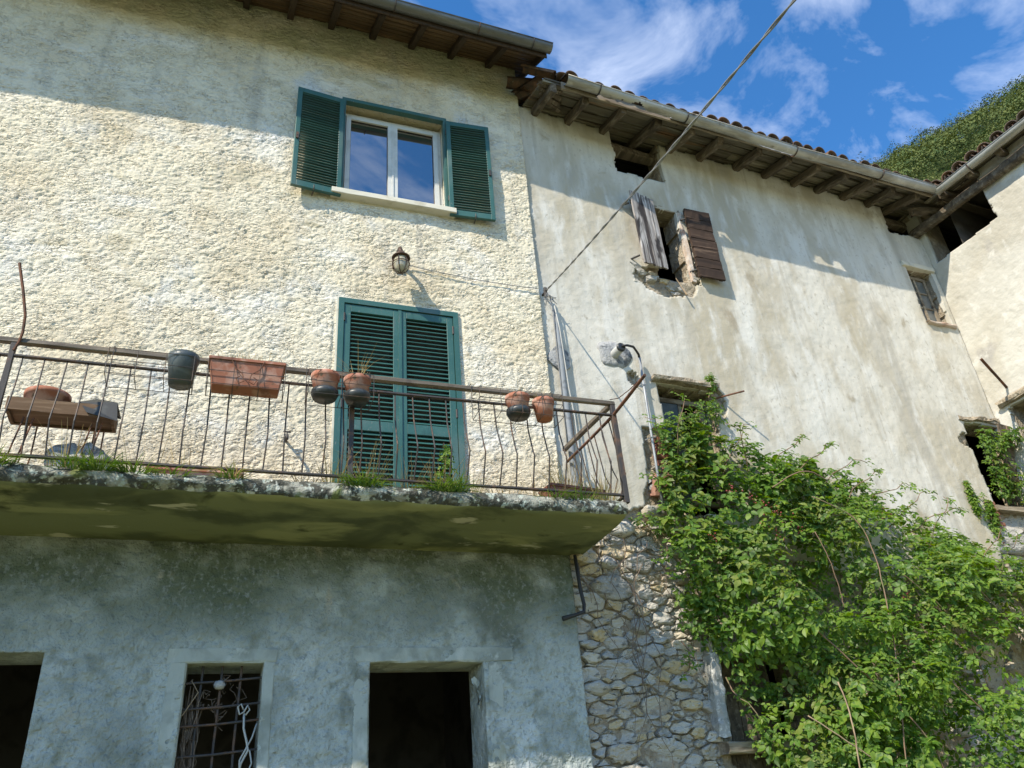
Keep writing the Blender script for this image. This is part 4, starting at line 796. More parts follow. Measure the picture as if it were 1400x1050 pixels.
wst = wall_grid('stone_wall', xs, zs, h_mo, lambda X, Z: ~wopen(X, Z), 'mortar', wing, .4, .05)
shell(wing, .45, 6.4, .12, 5.0, .02, 8.55, (3.3, 6.2))
wroof = MB(); WY = -.23
def zw_(y): return 8.46+y*t18
wroof.add([(-4.0, WY, zw_(WY)+.05), (6.6, WY, zw_(WY)+.05), (6.6, 5.0, zw_(5.)+.05), (-4.0, 5.0, zw_(5.)+.05), (-4.0, WY, zw_(WY)+.075), (6.6, WY, zw_(WY)+.075), (6.6, 5.0, zw_(5.)+.075), (-4.0, 5.0, zw_(5.)+.075)],
          [(3, 2, 1, 0), (4, 5, 6, 7), (0, 1, 5, 4), (1, 2, 6, 5), (2, 3, 7, 6), (3, 0, 4, 7)])
for i, q in enumerate(wroof.v):
    if q[0] < 0: wroof.v[i] = (.50 if q[1] < 0 else .3, q[1], q[2])
wrf = wroof.build('roof', 'sheath', wing)
for x in (.62, 1.05, 1.5, 1.95, 2.4, 2.85, 3.3, 3.8): MB().beam((x, WY+rng.uniform(-.03, .05), zw_(WY)-.05), (x+rng.uniform(-.03, .03), .5, zw_(.5)-.05), .085, .10, (0, -t18, 1), 5, .006, .4).build('rafter', 'beam', wrf)
y = WY
while y < .2:
    bw = rng.uniform(.11, .16); MB().beam((.35, y+bw/2, zw_(y+bw/2)+.02), (6.5, y+bw/2, zw_(y+bw/2)+.02), bw-.02, .022, (0, -t18, 1), 16, .004).build('sheathing_board', 'sheath', wrf); y += bw
MB().beam((-.05, -.07, 8.17), (6.4, -.05, 8.24), .12, .14, seg=14, jit=.012, ch=.45).build('eaves_beam', 'beam', wrf)
MB().beam((.22, -.40, 8.29), (.40, .3, 8.40), .09, .11, seg=5, jit=.008, ch=.4).build('valley_rafter', 'beam', wrf)
wg = gutter('gutter', .62, 6.6, -.318, GZ-.005, .070, 'zinc', wing, seg=30, drop=.12)
for x in (1.15, 2.1, 3.2): MB().tube([(x, -.318+.077*math.cos(math.pi+math.pi*j/10), GZ-.005+.02*(x-.62)+.077*math.sin(math.pi+math.pi*j/10)) for j in range(11)]+[(x, -.17, GZ+.06)], .009, 5).build('gutter_bracket', 'iron', wg)
tiles(wrf, .62, 5.2, -.29, zw_, t18, 3)
tag(MB().beam(WO+wx*.26+wn_*.05+V3(0, 0, 5.41), WO+wx*.50-wn_*.75+V3(0, 0, 5.56), .03, .012, seg=4, jit=.003).build('iron_bar', 'rust'), 'flat rusty iron bar projecting from the ochre side wall', 'bar')
MB().beam((.12, -.0, 5.24), (1.15, -.02, 5.30), .16, .08, seg=6, jit=.014, ch=.4).build('window_lintel', 'mortar', wing)
n4 = stones((0.05, 1.6, 2.6, 3.88), [(.14, 20), (.09, 90)], lambda s, z: z < 3.85 and not wopen(np.array([s]), np.array([z]))[0] and z < 3.3, wst)
# ================================================================== things on the balcony
def pot_profile(rt_, rb, h, lip=.02):
    return [(0, 0), (rb, 0), (rb+(rt_-rb)*.8, h*.78), (rt_-.004, h*.80), (rt_, h*.82), (rt_, h), (rt_-.012, h), (rt_-.016, h*.86), (rt_*.9, h*.85)]
def pot(x, y, z, rt_, rb, h, ma, label, saucer=True, tilt=0, group=None, plants=None, pm_='straw', ph=.16):
    t = thing('flower_pot', label, 'flower pot', (x, y, z), rng.uniform(0, 1), group); t.rotation_euler.x = R(tilt)
    o = MB().lathe(pot_profile(rt_, rb, h), 28).build('pot_body', ma, t, True)
    MB().lathe([(0, h*.86), (rt_*.9, h*.87)], 24).build('soil', 'soil', t)
    if saucer: MB().lathe([(0, -.008), (rb+.012, -.008), (rb+.03, .03), (rb+.028, .055), (rb+.018, .055), (rb+.004, .004), (0, .003)], 26).build('saucer', 'black', t, True)
    if plants: obj('dry_stems', blades(plants, ph, .05, .10, .0025), pm_, t, (0, 0, h*.86))
    return t
def blades(n, h, spread, lean, w_, up=1.0, base=(0, 0), seg=3, droop=.3):
    vs = []; fs = []
    for i in range(n):
        a = rng.uniform(0, 2*math.pi); r_ = spread*math.sqrt(rng.random()); p = Vector((base[0]+math.cos(a)*r_, base[1]+math.sin(a)*r_*.6, 0))
        a2 = a+rng.uniform(-.8, .8); ln = h*rng.uniform(.45, 1.1); le = lean*rng.uniform(.2, 1.4); dr = droop*rng.uniform(.2, 1.5)
        sd = Vector((-math.sin(a2), math.cos(a2), 0)); o = len(vs); ww = w_*rng.uniform(.7, 1.3)
        for k in range(seg+1):
            f = k/seg; q = p+Vector((math.cos(a2), math.sin(a2), 0))*(le*f+dr*ln*f*f)+Vector((0, 0, (ln*f-dr*ln*f*f*.9)*up)); vs += [q-sd*ww*(1-f*.9), q+sd*ww*(1-f*.9)]
        fs += [(o+2*k, o+2*k+1, o+2*k+3, o+2*k+2) for k in range(seg)]
    m = bpy.data.meshes.new('blades'); m.from_pydata([tuple(v) for v in vs], [], fs); m.update(); return m
def wirebasket(x0, x1, label, y0=-.955, y1=-1.15, ztop=3.975, zb=3.655, scroll=False, open_=False):
    t = thing('pot_holder', label, 'pot holder', (x0, 0, 0)); W = x1-x0; r_ = .0027
    for z in ((zb, zb+.10, zb+.19) if not open_ else (zb+.05, zb+.12, zb+.2)): MB().tube([(0, y0, z), (0, y1, z), (W, y1, z), (W, y0, z)], r_, 5, True).build('wire_hoop', 'iron', t)
    for x in (0, W):
        MB().tube([(x, y0, zb), (x, y0, ztop+.004), (x, y0+.03, ztop+.006), (x, y0+.065, ztop+.004), (x, y0+.067, ztop-.03)], r_, 5).build('wire_hook', 'iron', t)
    n = max(2, int(W/.16))
    for i in range(n+1): MB().tube([(W*i/n, y1, zb+.19), (W*i/n, y1, zb), (W*i/n, y0, zb)], r_, 5).build('wire_upright', 'iron', t)
    if scroll:
        for s in (-1, 1): MB().tube([(W/2+s*.11, y1-.006, zb+.2), (W/2+s*.08, y1-.006, zb+.13), (W/2+s*.03, y1-.006, zb+.09), (W/2+s*.015, y1-.006, zb+.03), (W/2+s*.05, y1-.006, zb+.01), (W/2+s*.07, y1-.006, zb+.05), (W/2+s*.045, y1-.006, zb+.065)], .0036, 5).build('scroll', 'rust', t)
    return t
wirebasket(-.83, -.30, 'wire basket holding a single dark grey pot on the rail')
wirebasket(-.21, .30, 'scrolled wire basket holding the long terracotta planter box', scroll=True)
wirebasket(.46, .92, 'wire basket holding two terracotta pots in front of the green door')
wirebasket(1.72, 2.40, 'wire basket with curled end holding two small terracotta pots near the railing corner')
pot(-.375, -1.055, 3.662, .103, .075, .225, 'greyplast', 'dark grey plastic flower pot hanging on the balcony rail', False, 0, None, 26, 'grass', .06)
PG = None
pot(.585, -1.055, 3.668, .103, .068, .185, 'terra', 'wider terracotta pot with black saucer at the door-frame edge', True, 0, None, 12, 'straw', .12)
pot(.815, -1.055, 3.668, .10, .066, .18, 'terra', 'terracotta pot with tall dry stalks in front of the green door', True, 0, None, 26, 'straw', .32)
pot(2.06, -1.055, 3.668, .097, .066, .17, 'terra', 'terracotta pot with dry grass beside the small mossy one', True, 0, None, 18, 'straw', .2)
pot(2.275, -1.055, 3.662, .088, .062, .165, 'terra', 'small mossy-bottomed terracotta pot close to the railing corner', False, 0, None, 14, 'straw', .2)
def planter(name, label, loc, L_, wt, wb, h, ma, rz=0, lb=None, plants=0, ph=.08):
    t = thing(name, label, 'planter', loc, rz); lb = lb or L_*.88; b = MB(); a = L_/2; c = lb/2; d = wt/2; e = wb/2; k = .014
    b.add([(-c, -e, 0), (c, -e, 0), (c, e, 0), (-c, e, 0), (-a, -d, h), (a, -d, h), (a, d, h), (-a, d, h), (-a+k, -d+k, h), (a-k, -d+k, h), (a-k, d-k, h), (-a+k, d-k, h), (-a+.03, -d+.03, h-.04), (a-.03, -d+.03, h-.04), (a-.03, d-.03, h-.04), (-a+.03, d-.03, h-.04)],
          [(3, 2, 1, 0), (0, 1, 5, 4), (1, 2, 6, 5), (2, 3, 7, 6), (3, 0, 4, 7), (4, 5, 9, 8), (5, 6, 10, 9), (6, 7, 11, 10), (7, 4, 8, 11), (8, 9, 13, 12), (9, 10, 14, 13), (10, 11, 15, 14), (11, 8, 12, 15)])
    o = b.build('trough', ma, t); bm_ = o.modifiers.new('bevel', 'BEVEL'); bm_.width = .006; bm_.segments = 2
    b = MB(); b.add([(-a+.03, -d+.03, h-.035), (a-.03, -d+.03, h-.035), (a-.03, d-.03, h-.035), (-a+.03, d-.03, h-.035)], [(0, 1, 2, 3)]); b.build('soil', 'soil', t)
    b = MB(); 
    for s in (-1, 1): b.beam((-a, s*d, h-.006), (a, s*d, h-.006), .014, .022, seg=2)
    for s in (-1, 1): b.beam((s*a, -d, h-.006), (s*a, d, h-.006), .014, .021, seg=2)
    b.build('rim', ma, t)
    if plants:
        m = bpy.data.meshes.new('stems'); vs = []; fs = []
        for i in range(plants):
            q = blades(6, ph, .02, .08, .0025, base=(rng.uniform(-a*.8, a*.8), rng.uniform(-.03, .03))); o0 = len(vs); vs += [tuple(v.co) for v in q.vertices]; fs += [tuple(i_+o0 for i_ in p.vertices) for p in q.polygons]
        m.from_pydata(vs, [], fs); obj('dry_stems', m, 'straw', t, (0, 0, h-.035))
    return t
planter('planter_box', 'long pinkish terracotta planter box hanging in a scrolled wire basket', (.045, -1.055, 3.66), .50, .19, .13, .20, 'terra', plants=26, ph=.13)
planter('planter_box', 'low terracotta trough lying on the balcony floor at the wall', (-.22, -.62, 3.085), .62, .20, .16, .12, 'terra', plants=3)
planter('planter_box', 'brown stained trough with tall grass in the railing corner', (2.62, -.66, 3.085), .50, .20, .16, .16, 'terradark', R(8), plants=14, ph=.42)
# wooden trough on wire legs with a bowl
wt = thing('wooden_trough', 'old wooden trough on thin wire legs holding a terracotta bowl', 'trough', (-1.13, -.52, 3.085))
MB().beam((-.33, -.11, .555), (.33, -.11, .545), .022, .095, seg=6, jit=.003).build('side_plank', 'crate', wt)
MB().beam((-.33, .11, .555), (.33, .11, .545), .022, .095, seg=6, jit=.003).build('side_plank', 'crate', wt)
for s in (-1, 1): MB().beam((s*.32, -.098, .54), (s*.32, .098, .54), .022, .088, seg=3, jit=.003).build('end_plank', 'crate', wt)
MB().beam((-.31, 0, .528), (.31, 0, .522), .196, .018, seg=6, jit=.002).build('bottom_plank', 'crate', wt)
for x in (-.22, -.16, .20, .26):
    MB().tube([(x, -.07, .48), (x-.03, -.08, .25), (x-.06*(1 if x < 0 else -1), -.09, .0)], .006, 5).build('leg', 'rust', wt)
    MB().tube([(x, .07, .48), (x, .08, .25), (x-.03*(1 if x < 0 else -1), .09, .0)], .006, 5).build('leg', 'rust', wt)
MB().add([(.10, -.11, .612), (.34, -.13, .618), (.35, .11, .612), (.10, .10, .615), (.20, -.05, .675), (.36, -.14, .47), (.16, -.135, .52)], [(0, 1, 4), (1, 2, 4), (2, 3, 4), (3, 0, 4), (0, 6, 5, 1)]).build('plastic_sheet', 'black', wt)
bw_ = thing('terracotta_bowl', 'shallow orange terracotta bowl standing in the old wooden trough', 'bowl', (-1.25, -.53, 3.623))
MB().lathe([(0, 0), (.07, 0), (.09, .03), (.14, .115), (.148, .12), (.148, .15), (.135, .15), (.125, .115), (.08, .03), (0, .028)], 28).build('bowl_body', 'terra', bw_, True)
sk = thing('plastic_sack', 'crumpled grey sack slumped on the balcony below the wooden trough', 'sack', (-.98, -.42, 3.085))
n = 24; vs = []; fs = []
for i in range(9):
    f = i/8; 
    for j in range(n):
        a = 2*math.pi*j/n; r_ = (.20*math.sqrt(max(0, 1-(f*1.02-.1)**2)) if f < .95 else .05)*(1+.22*math.sin(a*3+f*4)+.12*math.sin(a*7+f*9)); vs.append((r_*math.cos(a)*1.25, r_*math.sin(a)*.7, f*.36+.03*math.sin(a*4)*f))
for i in range(8):
    for j in range(n): fs.append((i*n+j, i*n+(j+1) % n, (i+1)*n+(j+1) % n, (i+1)*n+j))
fs.append(tuple(range(8*n, 9*n))); MB().add(vs, fs).build('sack_body', 'cement', sk)
# tufts along the slab edge
TG = 'green tufts along the balcony edge'
for (x, dens, hh, lb) in ((-1.62, 60, .15, 'green grass tuft on the slab edge outside the rail post with the bent rod'), (-1.37, 90, .14, 'thick grass tuft at the slab edge under the left end of the wooden trough'), (-.93, 50, .12, 'thin grass tuft at the slab edge under the plastic-covered trough end'), (-.80, 110, .16, 'dense grass tuft at the slab edge just beside the wooden trough'), (-.58, 70, .13, 'medium grass tuft on the slab edge below the empty half of the wire basket'), (-.36, 45, .10, 'small grass tuft on the slab edge below the dark grey pot'),
        (.02, 40, .12, 'sparse grass tuft around the pale drooping weed'), (.86, 90, .15, 'bushy grass tuft at the foot of the black post before the green door'), (.94, 60, .11, 'short grass tuft next to the black post before the green door'), (1.47, 110, .15, 'low wide grass tuft under the broad-leaved weed'), (1.55, 80, .19, 'tall dark grass tuft hanging below the broad-leaved weed'), (2.35, 36, .14, 'small grass tuft under the mossy-bottomed pot'), (2.58, 30, .17, 'thin grass tuft before the brown stained trough')):
    q = obj('grass_tuft', blades(int(dens*1.5), hh*1.1, .10, .07, .0048, droop=.95), 'grass', None, (x, -.935+rng.uniform(-.02, .02), 3.05)); tag(q, lb, 'grass', TG)
SG = 'dry weeds growing on the balcony floor'
for (x, y, dens, hh, lb) in ((-1.0, -.8, 22, .30, 'dry weed in front of the grey sack'), (-.55, -.5, 14, .42, 'thin tall dry weed behind the empty wire basket'), (-.28, -.4, 12, .5, 'tall sparse dry weed behind the low floor trough'), (.55, -.7, 20, .22, 'short dry weed at the left edge of the green door'), (.95, -.75, 26, .40, 'dry weed beside the black post before the green door'), (1.25, -.7, 22, .34, 'dry weed before the middle of the green door'), (1.55, -.6, 34, .36, 'dense dry weed behind the broad-leaved green weed'), (1.75, -.55, 34, .34, 'dense dry weed at the right edge of the green door'), (2.1, -.5, 30, .30, 'dry weed on the floor below the pot with dry grass'), (2.35, -.6, 30, .28, 'dry weed on the floor below the small mossy pot'), (2.75, -.3, 60, .62, 'tall dense straw clump standing behind the brown stained trough'), (2.82, -.80, 34, .30, 'straw clump spilling over the railing corner'), (.7, -.8, 22, .28, 'dry weed just before the black post')):
    q = obj('dry_weed', blades(int(dens*1.6), hh*1.15, .10, .10, .0048, droop=.25, seg=4), 'straw', None, (x, y, 3.085)); tag(q, lb, 'weed', SG)
q = obj('dangling_weed', blades(26, .20, .04, .05, .005, droop=1.15), 'straw', None, (.03, -.945, 3.06)); tag(q, 'pale withered weed drooping over the balcony edge', 'weed')
# leafy weed before the door
# ================================================================== junk on the barred window
vine('hung_hose', [(.26, .06, 1.76), (.24, .05, 1.80), (.22, .05, 1.78), (.235, .045, 1.73), (.262, .045, 1.745), (.285, .045, 1.79), (.30, .05, 1.76), (.275, .055, 1.725)], .006, 'whitetube', 'white plastic loop hooked on the barred window', 'hook')
vine('white_strap', [(.265, .06, 1.74), (.27, .055, 1.64), (.295, .05, 1.56), (.31, .05, 1.50), (.27, .055, 1.42), (.25, .055, 1.30)], .008, 'whitetube', 'long white strap hanging straight down from the barred window loop', 'strap')
vine('grey_hose', [(.355, .06, 1.67), (.33, .055, 1.58), (.29, .05, 1.50), (.26, .05, 1.44), (.265, .05, 1.36), (.31, .05, 1.34), (.34, .05, 1.42), (.32, .05, 1.50), (.29, .05, 1.47)], .006, 'whitetube', 'thin pale hose curled at the lower bars of the grilled window', 'hose')
vine('dry_stick', [(-.10, .06, 1.96), (-.05, .055, 1.88), (-.13, .04, 1.74), (-.20, .0, 1.66)], .004, 'drycane', 'thin pale twig poking out between the iron bars', 'twig')
nest = thing('dead_vine_tangle', 'brown tangle of dead stems filling the left of the barred window', 'vine', (-.06, .12, 1.2))
for i in range(26):
    p = Vector((rng.uniform(-.07, .03), rng.uniform(-.03, .05), 0)); pts = []
    for k_ in range(7): pts.append(p+V3(rng.uniform(-.03, .03), rng.uniform(-.02, .02), .08+k_*rng.uniform(.07, .11)))
    MB().tube(pts, .0035, 4).build('stem', 'twine', nest)
for i in range(18):
    p = Vector((rng.uniform(-.04, .32), rng.uniform(-.05, .04), rng.uniform(.5, .78))); pts = [p]
    for k_ in range(4): pts.append(pts[-1]+V3(rng.uniform(-.05, .05), rng.uniform(-.02, .02), rng.uniform(-.06, .04)))
    MB().tube(pts, .0028, 4).build('stem', 'twine', nest)
bn = MB(); bn.lathe([(0, -.03), (.028, -.025), (.042, 0), (.03, .025), (0, .032)], 12); bn = bn.build('wasp_nest', 'cement', None, True, (.085, .07, 1.93)); tag(bn, 'small round grey nest stuck on an upper bar of the grilled window', 'nest')

# ================================================================== brambles
def leaflet():
    # pointed, folded leaflet along +y, length 1
    P = [(0, 0, 0), (-.26, .22, .05), (-.33, .48, .06), (-.20, .76, .03), (0, 1.06, -.10), (.20, .76, .03), (.33, .48, .06), (.26, .22, .05), (0, .5, -.03)]
    F = [(0, 8, 1), (1, 8, 2), (2, 8, 3), (3, 8, 4), (4, 8, 5), (5, 8, 6), (6, 8, 7), (7, 8, 0)]
    return np.array(P), np.array(F)
LP, LF = leaflet()
def compound():
    V_, F_ = [], []
    for a, sc, off in ((0, 1.0, .25), (68, .85, .10), (-68, .85, .10), (125, .6, .0), (-125, .6, .0)):
        c_, s_ = math.cos(R(a)), math.sin(R(a)); q = LP*sc; q = q+np.array([0, off, 0]); Rm = np.array([[c_, -s_, 0], [s_, c_, 0], [0, 0, 1]])
        F_.append(LF+len(LP)*len(V_)); V_.append(q@Rm.T)
    return np.concatenate(V_), np.concatenate(F_)
CV, CF = compound()
CV3, CF3 = CV[:len(LP)*3], CF[:len(LF)*3]
def leaf_cloud(P, Nn, size, five=.4):
    """joined compound leaves at points P with normals Nn"""
    n = len(P); z = Nn/np.linalg.norm(Nn, axis=1, keepdims=True)
    t = NP.normal(size=(n, 3))*.6+np.array([0, 0, -.8]); y = t-z*(t*z).sum(1, keepdims=True); y /= np.linalg.norm(y, axis=1, keepdims=True); x = np.cross(y, z)
    out_v, out_f = [], []; o = 0
    pick = NP.random(n) < five
    for m, (cv, cf) in ((pick, (CV, CF)), (~pick, (CV3, CF3))):
        k = m.sum()
        if not k: continue
        s = size[m][:, None, None]; v = (x[m][:, None]*cv[None, :, :1]+y[m][:, None]*cv[None, :, 1:2]+z[m][:, None]*cv[None, :, 2:]*NP.uniform(.3, 1.8, (k, 1, 1)))*s+P[m][:, None]
        v += NP.normal(size=v.shape)*.0015; out_v.append(v.reshape(-1, 3)); out_f.append((cf[None]+(np.arange(k)*len(cv))[:, None, None]).reshape(-1, 3)+o); o += k*len(cv)
    return np.concatenate(out_v), np.concatenate(out_f), (x, y, z)
TOPX = [.75, .95, 1.15, 1.45, 1.65, 1.85, 2.3, 2.75, 3.1, 3.5, 4.0, 4.4, 4.9, 5.6, 6.4]; TOPZ = [3.5, 4.15, 4.38, 4.5, 4.38, 4.26, 4.30, 4.28, 4.12, 3.98, 3.80, 3.68, 3.40, 3.25, 3.15]
def bush_T(s, z):
    top = np.interp(s, TOPX, TOPZ)-.06; left = np.interp(z, [0, .8, 1.2, 1.45, 1.95, 2.15, 2.3, 2.7, 3.3, 3.8, 4.4], [1.3, 1.4, 1.48, 1.46, 1.40, 1.30, 1.02, .90, .93, 1.06, 1.12])
    e = np.minimum(np.minimum(top-z, (s-left)), 6.35-s)+.10*fbm(s*3, z*3, 101, 3)
    core = np.clip(e/.9, 0, 1)**.6
    T = .10+.75*core*np.interp(z, [0, 1.2, 2.2, 3.2, 4.4], [1.25, 1.2, 1.0, .62, .35])
    T *= 1+.55*fbm(s*1.7, z*1.7, 103, 3)+.45*fbm(s*4.0, z*4.0, 107, 2)
    hole = np.clip(1.3*(1-(((s-2.30)/.62)**2+((z-2.66)/.40)**2)), 0, 1)+np.clip(1-(((s-4.3)/.45)**2+((z-2.45)/.3)**2), 0, 1)*.8+np.clip(1-(((s-1.62)/.3)**2+((z-1.75)/.35)**2), 0, 1)*.8; hole = np.clip(hole, 0, 1)
    T *= 1-.85*hole
    gapm = (s > 3.75+.15*fbm(z*3, s*3, 109, 2)) & (z < 2.2+.15*fbm(s*3, z*3, 111, 2)) & (s < 5.4)
    e = np.where(gapm, -1, e)
    return T, e, hole
def bramble():
    t = thing('bramble_thicket', 'tall green bramble thicket climbing over the old stone wall', 'bush', RO+RX*2.6-RN*.3, RA)
    n = 33000; s = NP.uniform(.7, 6.4, n); z = NP.uniform(-.05, 4.6, n); T, e, hole = bush_T(s, z)
    f = NP.random(n); dep = T*(1-.55*f**1.6)
    dens = np.where(e > 0, 1., 0.)*np.clip(.38+1.9*(fbm(s*2.3, z*2.3, 113, 3)+.30), .10, 1)*np.where(hole > .15, .30, 1)
    right = np.clip((s-3.2)/1.0, 0, 1)*np.clip((z-2.3)/.5, 0, 1); dens *= 1-.25*right
    thin = np.clip(.35-e, 0, .35)/.35; dens *= 1-.45*thin
    k = (NP.random(n) < dens) & ((s < 4.6) | (NP.random(n) < .8))
    s, z, dep, T = s[k], z[k], dep[k], T[k]; n = len(s)
    ds = (bush_T(s+.06, z)[0]-bush_T(s-.06, z)[0])/.12; dz = (bush_T(s, z+.06)[0]-bush_T(s, z-.06)[0])/.12
    nn = np.stack([-ds*.6-.25, -np.ones(n)*.8, -dz*.6+.75], -1)+NP.normal(size=(n, 3))*.40
    P = np.stack([s-2.6, -dep-.0+.3, z], -1)
    P[:, 1] = -dep+.28
    size = .024+.066*NP.random(n)**1.6*(1+.4*fbm(s*2, z*2, 121, 2))
    order = np.argsort(-(size+dep*.05)); big = order[:280]; rest = order[280:]
    v, fc, _ = leaf_cloud(P[rest], nn[rest], size[rest]); o = obj('foliage', npmesh('foliage', v, fc, False), 'leaf', t); o['kind'] = 'stuff'
    me = [npmesh('leaf', cv+NP.normal(size=cv.shape)*.03, cf, False) for cv, cf in ((CV, CF), (CV3, CF3), (CV3, CF3), (CV, CF))]
    for m in me: m.materials.append(M['leaf'])
    for i in big:
        zz = Vector(nn[i]).normalized(); tt = Vector((rng.gauss(0, .5), rng.gauss(0, .5), -.8)); yy = (tt-zz*tt.dot(zz)).normalized(); xx = yy.cross(zz)
        l = obj('leaf', rng.choice(me), None, t); l.matrix_local = Matrix.Translation(Vector(P[i])) @ Matrix((xx, yy, zz)).transposed().to_4x4() @ Matrix.Scale(float(size[i])*1.1, 4)
    # leaves close to the wall, deep in the thicket
    n = 5000; s = NP.uniform(.8, 6.3, n); z = NP.uniform(0, 4.4, n); T, e, hole = bush_T(s, z); k = (e > .12) & (T > .16) & ((s < 3.3) | (NP.random(n) < .5)); s, z, T = s[k], z[k], T[k]; n = len(s)
    v, fc, _ = leaf_cloud(np.stack([s-2.6, .30-T*NP.uniform(.1, .35, n)-.05, z], -1), np.array([0, -1, .4])+NP.normal(size=(n, 3))*.5, NP.uniform(.045, .075, n), .2); o = obj('foliage', npmesh('inner_foliage', v, fc, False), 'leaf', t); o['kind'] = 'stuff'
    # canes with leaves along them, arching out of the mass
    cv_, cf_, o_ = [], [], 0
    CP, CN = [], []
    starts = [(1.25, 4.2, .25, .25), (1.05, 4.0, -.15, .35), (1.7, 3.85, .35, .55), (2.0, 3.8, -.2, .6), (2.2, 3.8, .5, .5), (2.5, 3.8, .6, .45), (2.75, 3.7, .75, .4), (3.0, 3.5, .6, .5), (3.2, 3.5, .8, .35), (3.5, 3.3, .7, .5), (3.8, 3.3, .8, .3), (4.0, 3.1, .4, .7), (4.4, 2.9, .6, .5), (4.8, 2.8, .4, .6), (5.2, 2.7, .3, .5), (5.5, 2.7, .3, .9), (.95, 3.6, -.2, .1), (.9, 3.0, -.15, -.1), (.95, 2.2, -.12, -.3), (1.35, 1.9, .1, -.5), (1.2, 3.9, .1, .8)]
    for (s0, z0, ds_, dz_) in starts:
        T0 = float(bush_T(np.array([s0]), np.array([z0]))[0][0]); pts = []
        for k_ in range(9):
            f = k_/8; pts.append(Vector((s0-2.6+ds_*f+.03*math.sin(k_+s0*7), .28-T0*.6-.22*math.sin(f*2.6), z0+dz_*(f*1.5-.5*f*f*1.3)+.02*math.sin(k_*2+z0))))
        MB().tube(pts, [.006*(1-.07*q) for q in range(9)], 5).build('cane', 'cane', t, True)
        for k_ in range(1, 9):
            for r_ in range(2): CP.append(pts[k_]+V3(rng.uniform(-.05, .05), rng.uniform(-.04, .03), rng.uniform(-.05, .03))); CN.append((rng.gauss(0, .5), -.7+rng.gauss(0, .3), .8+rng.gauss(0, .3)))
    v, fc, _ = leaf_cloud(np.array([tuple(p) for p in CP]), np.array(CN), NP.uniform(.030, .052, len(CP))); o = obj('foliage', npmesh('cane_foliage', v, fc, False), 'leaf', t); o['kind'] = 'stuff'
    # long bare dry canes in front
    for pts, rr, ma in (([(2.35, .60, 3.45), (2.72, .66, 3.25), (2.80, .70, 2.9), (2.72, .75, 2.45), (2.55, .82, 1.9), (2.38, .85, 1.42), (2.2, .8, .6)], .006, 'cane'), ([(3.55, .55, 3.2), (3.9, .62, 2.87), (4.25, .68, 2.35), (4.45, .72, 1.95), (4.65, .70, 1.55)], .005, 'drycane'),
                        ([(1.7, .75, 2.3), (2.0, .82, 1.95), (2.35, .85, 1.6), (2.6, .9, 1.2), (2.7, .85, .6)], .006, 'cane'), ([(1.88, .80, 1.75), (1.86, .86, 1.5), (1.80, .9, 1.25), (1.76, .85, .8)], .006, 'drycane'), ([(2.15, .72, 3.05), (2.2, .74, 2.8), (2.25, .72, 2.55), (2.26, .70, 2.38)], .004, 'cane'),
                        ([(1.9, .6, 3.5), (2.1, .66, 3.62), (2.3, .7, 3.66), (2.5, .68, 3.6)], .006, 'cane'), ([(2.7, .85, 1.9), (3.1, .9, 1.65), (3.4, .9, 1.3), (3.5, .85, .8)], .006, 'cane'), ([(1.5, .8, 1.5), (1.75, .88, 1.3), (2.1, .9, 1.05), (2.4, .85, .7)], .005, 'drycane'), ([(3.0, .75, 2.7), (3.3, .8, 2.4), (3.5, .82, 2.0), (3.55, .8, 1.5)], .005, 'cane')):
        q = [Vector((a-2.6, .3-b_, c)) for a, b_, c in pts]; sm = []
        for i in range(len(q)-1):
            p0, p1, p2, p3 = q[max(i-1, 0)], q[i], q[i+1], q[min(i+2, len(q)-1)]
            for u in range(5):
                f = u/5; sm.append(.5*((2*p1)+(p2-p0)*f+(2*p0-5*p1+4*p2-p3)*f*f+(3*p1-p0-3*p2+p3)*f**3)+V3(rng.uniform(-.006, .006), 0, rng.uniform(-.004, .004)))
        MB().tube(sm+[q[-1]], rr, 5).build('cane', ma, t, True)
    # berries
    ico = []
    for (s0, z0) in ((2.20, 3.28), (2.30, 3.22), (1.95, 3.42), (1.75, 3.46), (2.05, 3.36), (1.8, 3.2), (1.92, 3.08), (4.0, 2.85), (3.1, 2.5), (3.35, 3.35), (1.3, 3.05), (1.5, 3.5)):
        T0 = float(bush_T(np.array([s0]), np.array([z0]))[0][0]); b = MB()
        for i in range(11):
            c = V3(rng.gauss(0, .028), rng.gauss(0, .02), rng.gauss(0, .032)); r_ = rng.uniform(.006, .010)
            b.lathe([(0, -r_), (r_*.8, -r_*.6), (r_, 0), (r_*.8, r_*.6), (0, r_)], 7, c)
        b.build('berry_cluster', 'berry', t, True, (s0-2.6, .27-T0*.9, z0))['kind'] = 'stuff'
bramble()
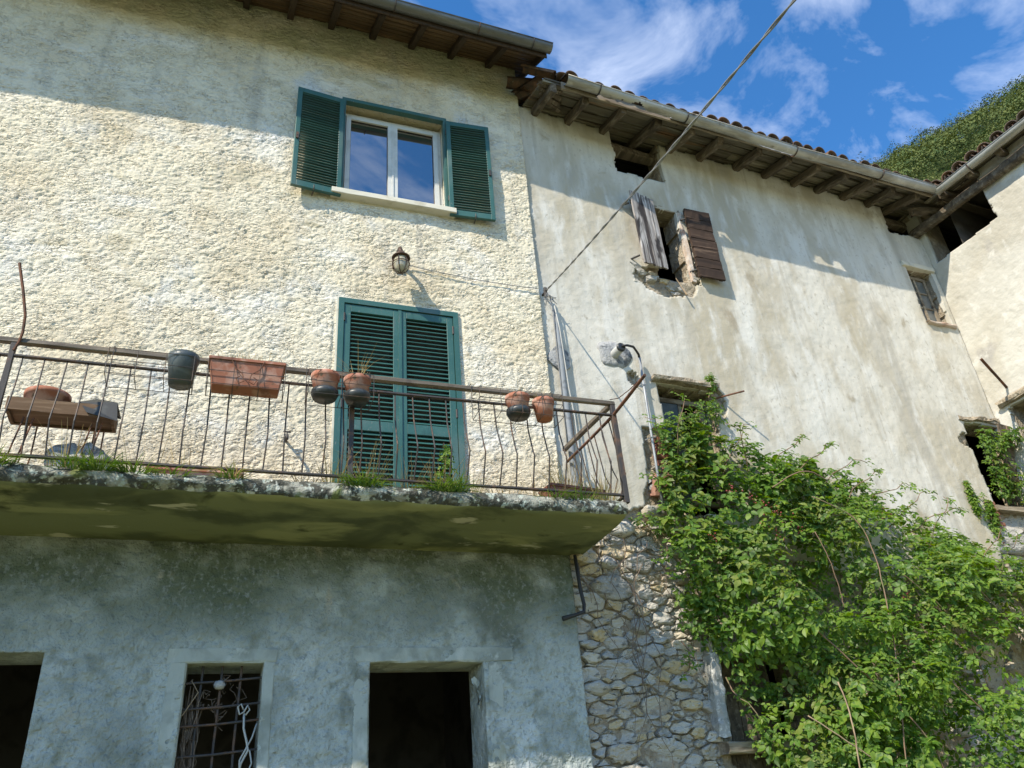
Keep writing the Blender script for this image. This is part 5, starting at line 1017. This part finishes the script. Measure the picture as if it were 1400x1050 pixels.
def creeper(name, label, root, rz, regions, n, size=(.03, .05)):
    t = thing(name, label, 'climbing plant', root, rz); P = []; Q = []
    for (cx_, cy_, cz_, rx, ry, rz_) in regions:
        m = int(n/len(regions)); d = NP.normal(size=(m, 3)); d /= np.linalg.norm(d, axis=1, keepdims=True); r_ = NP.uniform(.35, 1, (m, 1))
        P.append(np.array([cx_, cy_, cz_])+d*r_*np.array([rx, ry, rz_])); Q.append(d*.5+np.array([0, -.8, .5])+NP.normal(size=(m, 3))*.35)
    P = np.concatenate(P); Q = np.concatenate(Q); v, f, _ = leaf_cloud(P, Q, NP.uniform(*size, len(P))); o = obj('foliage', npmesh('foliage', v, f, False), 'leaf', t); o['kind'] = 'stuff'
    for (cx_, cy_, cz_, rx, ry, rz_) in regions:
        pts = [(cx_+rng.uniform(-.3, .3)*rx, cy_+.1*ry, cz_-rz_*1.0+k_*rz_*.3) for k_ in range(7)]; MB().tube([(a+.02*math.sin(i*2), b_, c) for i, (a, b_, c) in enumerate(pts)], .006, 5).build('stem', 'cane', t)
    return t
creeper('wall_creeper', 'leafy creeper growing through the broken window in the house corner', RO+RX*5.9+V3(0, 0, 0), RA, [(.15, -.04, 4.70, .20, .10, .25), (.10, -.02, 4.1, .2, .12, .2), (.15, -.08, 4.55, .22, .15, .35), (.28, -.12, 4.15, .25, .18, .28), (.35, -.2, 4.75, .15, .15, .18), (.05, -.05, 4.3, .15, .1, .2), (.30, -.30, 3.5, .35, .25, .35), (-.35, -.05, 3.7, .10, .05, .3), (-.55, -.04, 3.9, .06, .04, .25)], 1000)
creeper('wall_creeper', 'small creeper climbing beside the low window above the thicket', RO+RX*1.6, RA, [(.28, -.06, 4.62, .14, .07, .24), (-.15, -.10, 4.35, .25, .12, .2), (.1, -.1, 4.45, .2, .1, .22), (.33, -.05, 4.95, .05, .05, .12)], 260, (.026, .045))
q = creeper('leafy_sprig', 'small leafy sprig rooted between stones below the conduit', RO+RX*.82, RA, [(.0, -.10, 3.30, .20, .08, .07), (.15, -.10, 3.22, .12, .08, .08)], 60, (.03, .045))
creeper('leafy_weed', 'broad-leaved green weed growing on the balcony before the door', Vector((1.55, -.72, 3.085)), 0, [(0, 0, .2, .08, .07, .2), (.02, 0, .38, .05, .05, .12)], 60, (.025, .04))

rag = thing('hanging_rag', 'small pale rag hanging from the doorway jamb', 'rag', (1.985, -.0, 1.80))
vs = []; fs = []
for i in range(7):
    for j in range(5): vs.append((-.01-.05*j/4*(.5+.5*math.sin(i*.9+1))+.012*math.sin(i*2+j), .05+.012*math.sin(j*2+i), .14-.20*i/6-.02*math.sin(j*1.5)))
for i in range(6):
    for j in range(4): fs.append((i*5+j, i*5+j+1, (i+1)*5+j+1, (i+1)*5+j))
MB().add(vs, fs).build('cloth', 'frame_stone', rag, True)
